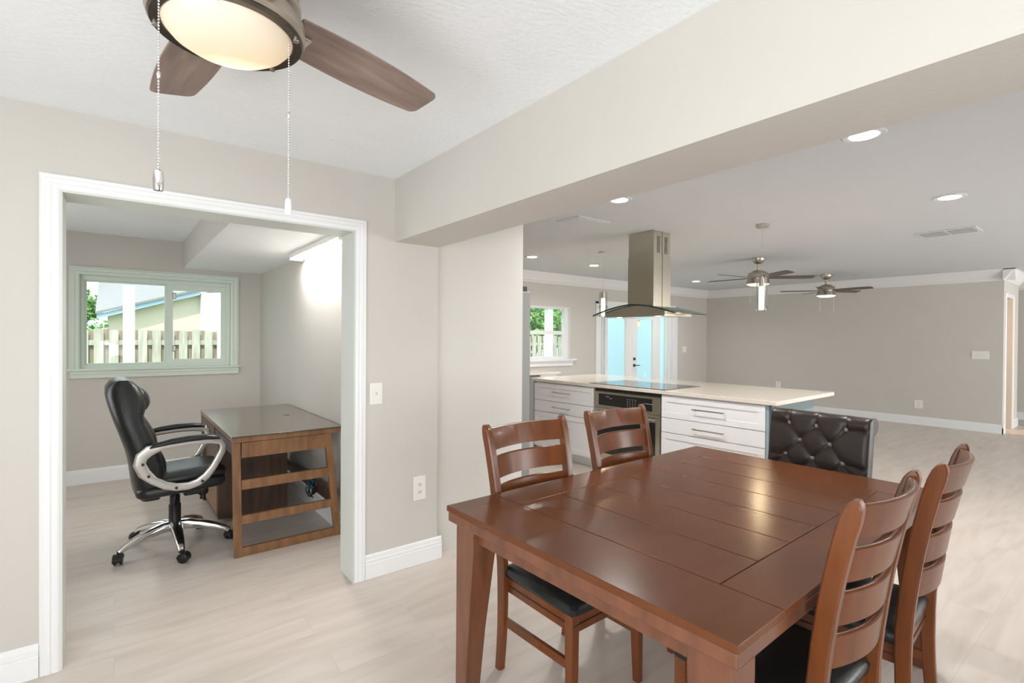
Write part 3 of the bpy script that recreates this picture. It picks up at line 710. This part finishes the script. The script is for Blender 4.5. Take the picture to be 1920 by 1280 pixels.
def living_fan(x, y, a0, rad, lens, label):
    t = thing('ceiling_fan', label, 'ceiling fan', (x, y, 0), 0)
    MB().lathe([(.085, ZK), (.085, ZK-.02), (.075, ZK-.045), (.045, ZK-.075), (.02, ZK-.082)], 32).build('ceiling_canopy', 'fanbody', t, smooth=True)
    MB().lathe([(.013, ZK-.07), (.013, 2.40), (.026, 2.398), (.026, 2.365)], 16).build('downrod', 'fanbody', t, smooth=True)
    MB().lathe([(.03, 2.385), (.075, 2.375), (.085, 2.362), (.12, 2.350), (.132, 2.325), (.135, 2.285), (.12, 2.28), (.12, 2.268), (.138, 2.262), (.148, 2.20), (.145, 2.195)], 40).build('motor_housing', 'fanbody', t, smooth=True)
    tag(MB().lathe([(.140, 2.20), (.138, 2.192), (.10, 2.176), (.05, 2.170), (.001, 2.168)], 40).build('light_lens', lens, t, smooth=True), 'lit round lens')
    for k in range(5):
        b_ = blade_mb(.14, rad, .085, .145, .12, n=12).build('blade', 'fanblade2', t)
        b_.matrix_local = Matrix.Rotation(R(a0+72*k), 4, 'Z') @ Matrix.Translation((0, 0, 2.283)) @ Matrix.Rotation(R(-11), 4, 'X')
    for dx, dy, zz in ((-.09, .06, 1.98), (.06, -.10, 1.94)):
        c = MB().tube([(dx, dy, 2.20), (dx, dy, zz)], .0012, 5).build('pull_chain', 'nickel', t)
        MB().lathe([(.001, zz), (.006, zz-.01), (.006, zz-.035), (.001, zz-.04)], 10, (dx, dy, 0)).build('pull_fob', 'nickel', c, smooth=True)
    return t
living_fan(6.94, 3.43, -50, .70, 'fanlens_warm', 'downrod ceiling fan with warm light behind the right pendant, nearer of the living room fans')
living_fan(9.6, 3.57, -23, .70, 'fanlens', 'farther living room ceiling fan with white lit lens near the crown molding')

# ------------------------------------------------------------------ recessed lights, vent, access panel
def downlight(x, y, r, label, power=22):
    t = thing('recessed_light', label, 'recessed light', (x, y, ZK), 0, 'round recessed lights in the kitchen and living ceiling')
    MB().lathe([(r, 0), (r, -.004), (r*.93, -.009), (r*.66, -.006), (r*.64, -.001)], 40).build('trim_ring', 'ceil2', t, smooth=True)
    MB().lathe([(r*.64, -.003), (r*.63, -.0095), (r*.4, -.011), (.001, -.0115)], 36).build('led_lens', 'led', t, smooth=True)
    l = bpy.data.lights.new('downlight_beam', 'AREA'); l.shape = 'DISK'; l.size = r*1.2; l.energy = power; l.color = (1, .98, .95); l.spread = R(150)
    o = bpy.data.objects.new('downlight_beam', l); COL.objects.link(o); o.location = (x, y, ZK-.016)
downlight(3.19, 1.01, .105, 'largest round recessed light, beside the beam above the table', 13)
downlight(5.08, 1.03, .105, 'round recessed light at the right, in front of the ceiling vent')
downlight(3.18, 2.69, .10, 'round recessed light near the beam, left above the range hood')
downlight(4.50, 5.33, .10, 'round recessed light at the far left, above the refrigerator edge', 12)
downlight(5.74, 5.34, .10, 'round recessed light just left of the left pendant cord', 12)
downlight(8.81, 5.55, .10, 'small far round recessed light between the range hood and the fans', 12)
vt = thing('ceiling_vent', 'white rectangular two-part air vent in the living room ceiling', 'air vent', (6.72, 1.37, ZK))
MB().box(-.17, .17, -.24, .24, -.008, 0).build('vent_frame', 'ceil2', vt, bevel=.002)
for y0, y1 in ((-.21, -.012), (.012, .21)):
    MB().box(-.12, .12, y0, y1, -.010, -.0075).build('grille_backing', 'vent', vt)
    s = MB()
    for k in range(7): s.box(-.112+k*.035, -.104+k*.035, y0, y1, -.014, -.009)
    s.build('grille_slats', 'ceil2', vt)
MB().box(-.21, .21, -.15, .15, -.006, 0).box(-.17, .17, -.11, .11, -.009, -.0055).build('ceiling_panel', 'ceil2', bevel=.002)
cpn = bpy.data.objects['ceiling_panel']; cpn.location = (3.52, 3.42, ZK); cpn.rotation_euler = (0, 0, 0); tag(cpn, 'flat square white diffuser panel in the ceiling left of the hood', 'air vent')

# ------------------------------------------------------------------ fridge, counter, dishwasher
fg = thing('refrigerator', 'tall grey stainless refrigerator, only its side edge showing beyond the cream panel', 'refrigerator', (0, 0, 0))
MB().box(1.80, 2.47, 3.06, 3.97, .02, 1.80).build('fridge_body', 'fridgeside', fg, bevel=.004)
MB().box(2.478, 2.575, 3.062, 3.51, .06, 1.80).build('fridge_door', 'fridgeside', fg, bevel=.008)
MB().box(2.478, 2.575, 3.52, 3.968, .06, 1.80).build('fridge_door', 'fridgeside', fg, bevel=.008)
MB().box(2.36, 2.55, 3.075, 3.14, 1.80, 1.842).build('hinge_cover', 'black', fg, bevel=.004)
for y in (3.46, 3.57): MB().tube([(2.61, y, .7), (2.61, y, 1.55)], .011).box(2.57, 2.61, y-.01, y+.01, .72, .74).box(2.57, 2.61, y-.01, y+.01, 1.51, 1.53).build('door_handle', 'chrome', fg, smooth=True)
for y in (3.1, 3.93): MB().box(1.85, 2.4, y-.02, y+.02, 0, .03).build('foot', 'black', fg)
bc = thing('base_cabinet', 'white base cabinet below the kitchen window', 'cabinet', (0, 0, 0))
MB().box(1.80, 4.60, 5.97, KY-.001, .10, .865).box(1.80, 4.60, 6.03, KY-.001, 0, .10).build('cabinet_body', 'cabinet', bc)
for x0 in (2.4, 3.1, 3.8):
    d_ = MB().box(x0, x0+.69, 5.95, 5.97, .12, .86).build('cabinet_door', 'cabinet', bc, bevel=.003)
    MB().box(x0+.1, x0+.25, 5.925, 5.935, .80, .81).box(x0+.11, x0+.12, 5.93, 5.952, .80, .81).box(x0+.23, x0+.24, 5.93, 5.952, .80, .81).build('door_pull', 'nickel', d_)
dw = thing('dishwasher', 'stainless dishwasher at the end of the window counter, behind the island', 'dishwasher', (0, 0, 0))
MB().box(4.61, 5.21, 5.97, KY-.05, .0, .865).build('dishwasher_body', 'black', dw)
MB().box(4.62, 5.20, 5.945, 5.97, .12, .80).box(4.62, 5.20, 5.95, 5.97, .805, .86).build('dishwasher_door', 'fridgeside', dw, bevel=.003)
MB().box(5.215, 5.56, 5.96, KY-.001, 0, .865).build('filler_cabinet', 'cabinet', bc)
wc = MB().box(1.80, 5.62, 5.92, KY-.001, .868, .90).build('window_countertop', 'quartz', bevel=.004); tag(wc, 'white quartz countertop running below the kitchen window', 'countertop')

# ------------------------------------------------------------------ office: light fixture, desk, chair
lf = thing('ceiling_light', 'long lit fluorescent wraparound light on the office soffit by the wall', 'ceiling light', (1.258, 4.08, 2.153))
def wrap(y0, y1, w, h):
    pr = [(-w, 0), (-w, -h*.45), (-w*.6, -h), (w*.6, -h), (w, -h*.45), (w, 0)]
    return MB().loft([[(x, y0, z) for x, z in pr], [(x, y1, z) for x, z in pr]])
wrap(-.60, .60, .05, .05).build('diffuser', 'fluor', lf, bevel=.004)
MB().box(-.056, .056, -.612, -.601, -.052, 0).box(-.056, .056, .601, .612, -.052, 0).box(-.063, -.051, -.60, .60, -.036, 0).box(.051, .063, -.60, .60, -.036, 0).build('fixture_housing', 'plate', lf, bevel=.003)
area('office_tube_light', (1.258, 4.08, 2.098), .1, 1.15, 17, (0, 0, -1), (1, .98, .95))
area('added_fill_office_side', (-1.66, 4.7, 1.4), 1.4, 1.8, 27, (1, .1, .1), (.95, .985, 1))  # added fill lamp for an assumed side opening, brightens the office

dk = thing('desk', 'brown wooden desk with dark top, drawers and open slatted trapezoid end frame', 'desk', (0, 0, 0))
DXA, DXB, DYA, DYB, DH = .598, 1.308, 3.68, 5.19, .79
MB().box(DXA-.004, DXB, DYA-.01, DYB, DH-.012, DH).build('desktop', 'desktop', dk, bevel=.002)
MB().box(DXA, DXB-.002, DYA-.006, DYB, DH-.042, DH-.012).build('top_edge', 'deskwood', dk, bevel=.002)
for yy in (DYA, DYB-.04):
    m = MB().prism([(DXA, DH-.042), (DXA+.048, DH-.042), (DXA+.062, 0), (DXA+.014, 0)], 1, yy, yy+.035); m.build('leg', 'deskwood', dk, bevel=.003)
    m = MB().prism([(DXB-.125, DH-.042), (DXB-.078, DH-.042), (DXB+.0, 0), (DXB-.048, 0)], 1, yy, yy+.035); m.build('leg', 'deskwood', dk, bevel=.003)
    for z0, z1 in ((.645, DH-.045), (.437, .500), (.212, .268), (.0, .058)):
        xa = DXA+.055; t0 = (DH-.042-(z0+z1)/2)/(DH-.042); xb = DXB-.12+.077*t0
        MB().box(xa, xb, yy+.004, yy+.031, z0, z1).build('end_rail', 'deskwood', dk, bevel=.002)
MB().box(DXA+.02, DXB-.10, DYA+.04, DYB-.04, .66, DH-.042).build('drawer_case', 'darkwood', dk)
for y0, y1 in ((DYA+.06, 4.40), (4.44, DYB-.06)):
    d_ = MB().box(DXA+.002, DXA+.02, y0, y1, .665, DH-.05).build('drawer', 'darkwood', dk, bevel=.002)
    MB().box(DXA-.010, DXA+.003, (y0+y1)/2-.035, (y0+y1)/2+.035, .695, .715).build('drawer_pull', 'chrome', d_, bevel=.002)
ped = MB().box(DXA+.03, 1.13, 4.45, DYB-.045, .03, .66).build('pedestal', 'darkwood', dk, bevel=.002)
MB().box(1.0, 1.004, 4.446, 4.45, .03, .66).build('panel_seam', 'slot', ped)
MB().box(DXA+.022, DXA+.04, 4.46, DYB-.05, .06, .36).build('drawer', 'deskwood', ped, bevel=.002)
MB().box(1.235, 1.262, DYA+.03, DYB-.03, .235, .315).build('rear_rail', 'darkwood', dk, bevel=.002)
MB().lathe([(.022, DH), (.022, DH+.001), (.001, DH+.001)], 20, (1.12, 4.45, 0)).build('cable_grommet', 'slot', dk)
cb = thing('power_cord', 'black power cord bundled with a blue wrap, tied to the desk rear rail', 'cord', (1.240, 4.05, .315))
m = MB(); random.seed(3)
for k in range(5):
    pts = []; ph = random.random()*6; a_ = .035+.02*random.random(); b_ = .05+.025*random.random()
    for j in range(20):
        q = 2*pi*j/20; pts.append((-.025+.012*sin(2*q+ph)-.006*k, a_*cos(q)+.01*k-.02, b_*sin(q)-.03-.006*k))
    m.tube(pts, .0045, 8, close=True)
m.tube([(-.03, .02, -.02), (-.04, .05, -.07), (-.03, .055, -.11), (-.01, .04, -.14)], .0045, 8)
m.build('cable', 'black', cb, smooth=True)
wr = MB().loft([[(x_, .014*cos(q)*1.0+y_, .0+z_+.0*q) for x_, y_, z_, q in []] or [(-.05, -.01, .028), (-.05, .028, .028), (-.02, .028, .036), (-.02, -.01, .036)], [(-.060, .0, -.055), (-.060, .04, -.055), (-.024, .04, -.055), (-.024, .0, -.055)]]).build('cable_wrap', 'cloth_blue', cb, bevel=.004)

def office_chair():
    t = thing('office_chair', 'black leather executive office chair with silver loop arms and chrome five-star base', 'office chair', (.327, 4.15, 0), R(2))
    # base
    for k in range(5):
        an = R(198+72*k); d = Vector((cos(an), sin(an), 0)); 
        pts = [d*.02+Vector((0, 0, .150)), d*.08+Vector((0, 0, .150)), d*.16+Vector((0, 0, .135)), d*.24+Vector((0, 0, .112)), d*.30+Vector((0, 0, .088)), d*.325+Vector((0, 0, .070))]
        MB().tube(pts, 0, 14, sec=[(.036, .034), (.036, .033), (.031, .027), (.026, .022), (.021, .018), (.017, .015)]).build('base_arm', 'chrome', t, smooth=True)
        c = d*.325; s = Vector((-d.y, d.x, 0)); a2 = an+R(60)
        wv = Vector((cos(a2), sin(a2), 0)); cc = c+wv*.012
        ax = Vector((-wv.y, wv.x, 0))
        m = MB()
        mt = Matrix.Translation((cc.x, cc.y, .030)) @ Matrix.Rotation(a2, 4, 'Z') @ Matrix.Rotation(pi/2, 4, 'X')
        for o_ in (-.016, .016): m.join(MB().lathe([(.001, -.008), (.024, -.008), (.030, -.005), (.030, .005), (.024, .008), (.001, .008)], 24, (0, 0, o_)).xf(mt))
        q = m.build('caster', 'black', t, smooth=True)
        m = MB(); rings = []
        for j in range(9):
            b_ = R(-20+j*25); r_ = .034
            p = Vector((cc.x, cc.y, .031))+wv*(r_*cos(b_))+Vector((0, 0, r_*sin(b_))); p2 = Vector((cc.x, cc.y, .031))+wv*((r_-.005)*cos(b_))+Vector((0, 0, (r_-.005)*sin(b_)))
            rings.append([p-ax*.026, p+ax*.026, p2+ax*.026, p2-ax*.026])
        m.loft(rings).tube([(c.x, c.y, .055), (c.x, c.y, .085)], .009).build('caster_hood', 'black', q, smooth=True)
    MB().lathe([(.046, .115), (.048, .13), (.048, .165), (.040, .178), (.036, .182)], 28).build('base_hub', 'chrome', t, smooth=True)
    MB().lathe([(.036, .178), (.036, .29), (.030, .292), (.030, .35), (.022, .352), (.022, .40)], 28).build('gas_column', 'black', t, smooth=True)
    MB().box(-.12, .14, -.10, .10, .385, .415).box(.05, .16, -.035, .035, .34, .39).build('tilt_mechanism', 'black', t, bevel=.008)
    MB().lathe([(.03, 0), (.036, -.05), (.03, -.065), (.018, -.07), (.018, -.10)], 20, (.165, .0, .395)).build('tension_knob', 'black', t, smooth=True)
    MB().tube([(0, -.05, .385), (.0, -.12, .375), (-.01, -.17, .32), (-.02, -.18, .27)], 0, 10, sec=[(.009, .006), (.010, .006), (.014, .006), (.012, .005)]).build('height_lever', 'black', t, smooth=True)
    # seat: sides profile
    def cushion(x0, x1, hw, zb, zt, r, crown_, name, mt, parent, tilt=0):
        rings = []
        for k in range(9):
            f = k/8; z = zb+(zt-zb)*f; i_ = r*(1-math.sqrt(max(0, 1-(2*f-1)**2)))
            ring = []
            for px, py in rounded(1, 1, 0, 1, .001, 1): pass
            c8 = []
            for (cx, cyy, a0) in ((x1-.07, hw-.07, 0), (x0+.07, hw-.07, 90), (x0+.07, -hw+.07, 180), (x1-.07, -hw+.07, 270)):
                for q in range(6):
                    a_ = R(a0+18*q); c8.append((cx+(.07-i_)*cos(a_), cyy+(.07-i_)*sin(a_), z+tilt*(cx-x0)))
            rings.append(c8)
        rings.append([(x0+(p[0]-x0)*.8+(x1-x0)*.1, p[1]*.8, p[2]+crown_) for p in rings[-1]])
        return MB().loft(rings).build(name, mt, parent, smooth=True)
    cushion(-.23, .27, .25, .405, .475, .02, 0, 'seat_base', 'leather', t, .05)
    st = cushion(-.20, .275, .235, .465, .53, .025, .012, 'seat', 'leather', t, .05)
    # backrest: side profile swept over width
    prof = [(.39, -.205, -.10), (.44, -.235, -.075), (.52, -.245, -.07), (.60, -.255, -.08), (.70, -.275, -.105), (.80, -.305, -.14), (.88, -.33, -.175), (.93, -.345, -.185), (.955, -.352, -.178), (1.0, -.364, -.168), (1.06, -.376, -.18), (1.11, -.375, -.205), (1.145, -.352, -.24), (1.158, -.315, -.275)]
    rings = []
    for z, xr, xf in prof:
        hw = .235 if z < .85 else .235-.06*((z-.85)/.31)**1.5
        if z < .45: hw -= .03*(.45-z)/.06
        n = 28; ring = []; xc = (xr+xf)/2; hd_ = (xf-xr)/2
        for j in range(n):
            a_ = 2*pi*j/n; ca, sa = cos(a_), sin(a_)
            x_ = xc+hd_*math.copysign(abs(ca)**.7, ca)
            y_ = hw*math.copysign(abs(sa)**.45, sa)
            if ca > 0: x_ += .018*(abs(y_)/hw)**3
            ring.append((x_, y_, z))
        rings.append(ring)
    MB().loft(rings).build('backrest', 'leather', t, smooth=True)
    # padded inner panels
    for z0, z1, off, hw, nm in ((.50, .70, .012, .15, 'lumbar_pad'), (.71, .92, .012, .155, 'back_pad'), (.945, 1.12, .016, .16, 'head_pillow')):
        rings = []
        for k in range(9):
            f = k/8; z = z0+(z1-z0)*f; b_ = math.sqrt(max(0, 1-(2*f-1)**2))
            xf = None
            for (za, _, fa), (zb_, _, fb) in zip(prof, prof[1:]):
                if za <= z <= zb_: xf = fa+(fb-fa)*(z-za)/(zb_-za)
            ring = []
            for j in range(20):
                a_ = 2*pi*j/20; ring.append((xf-.012+(.012+off+.012)*(b_*.8+.2)*cos(a_) if cos(a_) > 0 else xf-.02, hw*(.75+.25*b_)*math.copysign(abs(sin(a_))**.6, sin(a_)), z))
            rings.append(ring)
        MB().loft(rings).build(nm, 'leather', t, smooth=True)
    # loop arms
    ax_ = lambda x: x*.84 if x > 0 else x
    for s in (-1, 1):
        y = s*.285
        loop = [(-.215, .655), (-.205, .70), (-.165, .735), (-.10, .752), (0, .762), (.10, .765), (.20, .760), (.262, .748), (.285, .72), (.278, .68), (.250, .63), (.215, .575), (.17, .525), (.115, .490), (.05, .476), (-.02, .480), (-.08, .500), (-.14, .540), (-.19, .595)]
        P = [(ax_(x), y-s*.018*(1-(z-.47)/.3) , z-.010) for x, z in loop]
        secs = []
        for x, z in loop:
            w = .021
            if x < -.12: w = .034
            if z < .55: w = .025
            secs.append((w, .013))
        m = MB().tube(P, 0, 14, sec=[(a_, b_) for a_, b_ in secs], upv=(0, 1, 0), close=True)
        # swap so that width is in plane
        arm = m.build('arm_loop', 'silver', t, smooth=True)
        rings = []
        for x, zz, h_ in ((-.165, .745, .004), (-.14, .757, .014), (-.06, .772, .019), (.05, .780, .020), (.16, .780, .019), (.235, .772, .015), (.262, .760, .004)):
            rings.append([(ax_(x), y+.030*math.copysign(abs(cos(2*pi*j/14))**.7, cos(2*pi*j/14)), zz-.004+h_*math.copysign(abs(sin(2*pi*j/14))**.8, sin(2*pi*j/14))) for j in range(14)])
        MB().loft(rings).build('arm_pad', 'leather', arm, smooth=True)
        for x, z in ((-.205, .645), (-.175, .566), (-.03, .468), (.135, .488)):
            MB().lathe([(.0085, -.004), (.0085, .003), (.001, .004)], 14).xf(Matrix.Translation((ax_(x)+.006, y-s*.018*(1-(z-.47)/.3)+s*.018, z)) @ Matrix.Rotation(-s*pi/2, 4, 'X')).build('arm_screw', 'black', arm, smooth=True)
office_chair()

# ------------------------------------------------------------------ outside
struct(MB().box(-14, 30, KY+.25, 40, -.4, -.3).build('ground', 'grass'), 'green lawn outside', 'ground')
def fence(x0, x1, y, ztop, label):
    t = thing('wooden_fence', label, 'fence', (0, y, 0)); sp = .163; n = int((x1-x0)/sp); random.seed(int(x0*10)+20)
    MB().box(x0, x1, .0, .035, ztop-.22, ztop-.15).box(x0, x1, 0, .035, .25, .33).build('rail', 'fencew', t)
    for i in range(n):
        dz = random.uniform(-.012, .012); xx = x0+i*sp
        MB().loft([[(xx+a, -.02, z+dz), (xx+a, -.001, z+dz)] [::1] + [(xx+b, -.001, z+dz), (xx+b, -.02, z+dz)] for a, b, z in ((0, .105, -.3), (0, .105, ztop-.02), (.015, .09, ztop))]).build('picket', 'fencew', t)
        MB().box(xx+.09, xx+.175, .036, .054, -.3, ztop-.01+dz).build('back_picket', 'fenceb', t)
    return t
fence(-1.2, 2.6, 9.0, 1.52, 'weathered shadowbox wooden fence outside the office window')
fence(6.8, 9.2, 9.0, 1.48, 'weathered shadowbox wooden fence outside the kitchen window')
po = MB().box(1.215, 1.235, 8.985, 9.06, -.3, 1.50)
for x0, x1, lab in ((.085, .205, 'white porch post seen through the left pane of the office window'), (1.13, 1.25, 'white porch post at the right edge of the office window'), (7.21, 7.35, 'white porch post outside the kitchen window')):
    tag(MB().box(x0, x1, 8.0, 8.12, -.3, 2.06).build('porch_post', 'porchwhite', bevel=.004), lab, 'post', 'white porch posts')
tag(MB().box(.98, 9.3, 7.98, 8.14, 2.06, 2.25).build('porch_header', 'porchwhite'), 'white porch header beam over the windows', 'beam')
hs = thing('neighbor_house', 'cream neighboring house with blue-grey fascia and pale shingle roof behind the fence', 'house', (0, 14, 0))
MB().loft([[(x, y, z) for x, z in ((-.12, -.3), (1.8, -.3), (3.4, -.3), (3.4, 2.9), (1.8, 2.5), (1.56, 2.40), (-.12, 1.86))] for y in (.25, 3)]).build('house_wall', 'housewall', hs)
MB().loft([[(-.30, y, 1.78), (1.60, y, 2.42), (1.60, y, 2.52), (-.30, y, 1.88)] for y in (0, .06)]).build('fascia', 'fascia', hs)
MB().loft([[(-.30, y, 1.80), (1.60, y, 2.43), (1.60, y, 2.44), (-.30, y, 1.81)] for y in (.05, .6)]).build('soffit', 'fascia', hs)
MB().loft([[(-.32, y, 1.88+dz), (3.6, y, 3.15+dz), (3.6, y, 3.20+dz), (-.32, y, 1.93+dz)] for y, dz in ((-.04, 0), (5.0, 1.4))]).build('roof', 'shingle', hs)
MB().loft([[(1.62, y, -.3), (3.5, y, -.3), (3.5, y, 2.55), (1.62, y, 2.45)] for y in (.02, .24)]).build('side_wing', 'porchwhite', hs)
def tree(name, cx, cy, cz, rx, rz_, n, size, label, seed):
    random.seed(seed); t = thing(name, label, 'tree', (cx, cy, -.3))
    m = MB(); centers = [(random.uniform(-.7, .7)*rx, random.uniform(-.6, .6)*rx, random.uniform(-.7, .7)*rz_) for _ in range(12)]
    for i in range(n):
        c = random.choice(centers); v = Vector((random.gauss(0, 1), random.gauss(0, 1), random.gauss(0, 1))).normalized()*random.random()**.5*rx*.45
        p = Vector(c)+v+Vector((0, 0, cz+.3)); q = Matrix.Rotation(random.random()*6.3, 3, Vector((random.gauss(0, 1), random.gauss(0, 1), random.gauss(0, 1))).normalized())
        s = size*random.uniform(.6, 1.3)
        m.add([p+q@Vector(a) for a in ((-s, 0, 0), (0, -s*.5, s*.1), (s, 0, 0), (0, s*.5, s*.1))], [(0, 1, 2, 3)])
    tr = MB().tube([(0, 0, 0), (.05, 0, cz*.5), (0, .05, cz+.3)], [.13, .1, .05], 10).build('trunk', 'bark', t, smooth=True)
    m.build('foliage', 'leaf', t)
    return t
tree('leafy_tree', -.80, 16.5, 2.35, .75, .8, 2600, .075, 'bright green tree left of the neighboring roof', 11)
tree('leafy_bush', -.55, 12.0, 1.42, .5, .22, 1500, .05, 'low green bush above the fence at the left', 12)
tree('leafy_tree', 13.4, 16.5, 2.2, 2.0, 1.4, 5200, .13, 'green tree beyond the fence left in the kitchen window', 13)
tree('leafy_tree', 18.4, 17.5, 2.2, 2.0, 1.5, 5200, .13, 'green tree beyond the fence right in the kitchen window', 14)
struct(MB().box(9.3, 14.5, 8.7, 8.85, -.3, 2.8).build('wall_porch', 'porchblue'), 'light blue porch wall beyond the glass doors', 'wall')
ln = thing('wall_lantern', 'small amber lit lantern on the blue porch wall, seen through the glass doors', 'lantern', (10.98, 8.7, 1.83))
MB().box(-.05, .05, -.02, 0, -.09, .09).box(-.05, .05, -.11, -.01, .075, .09).box(-.05, .05, -.11, -.01, -.09, -.08).build('lantern_frame', 'bronze', ln)
MB().box(-.042, .042, -.10, -.02, -.08, .075).build('lantern_glass', 'amber', ln)
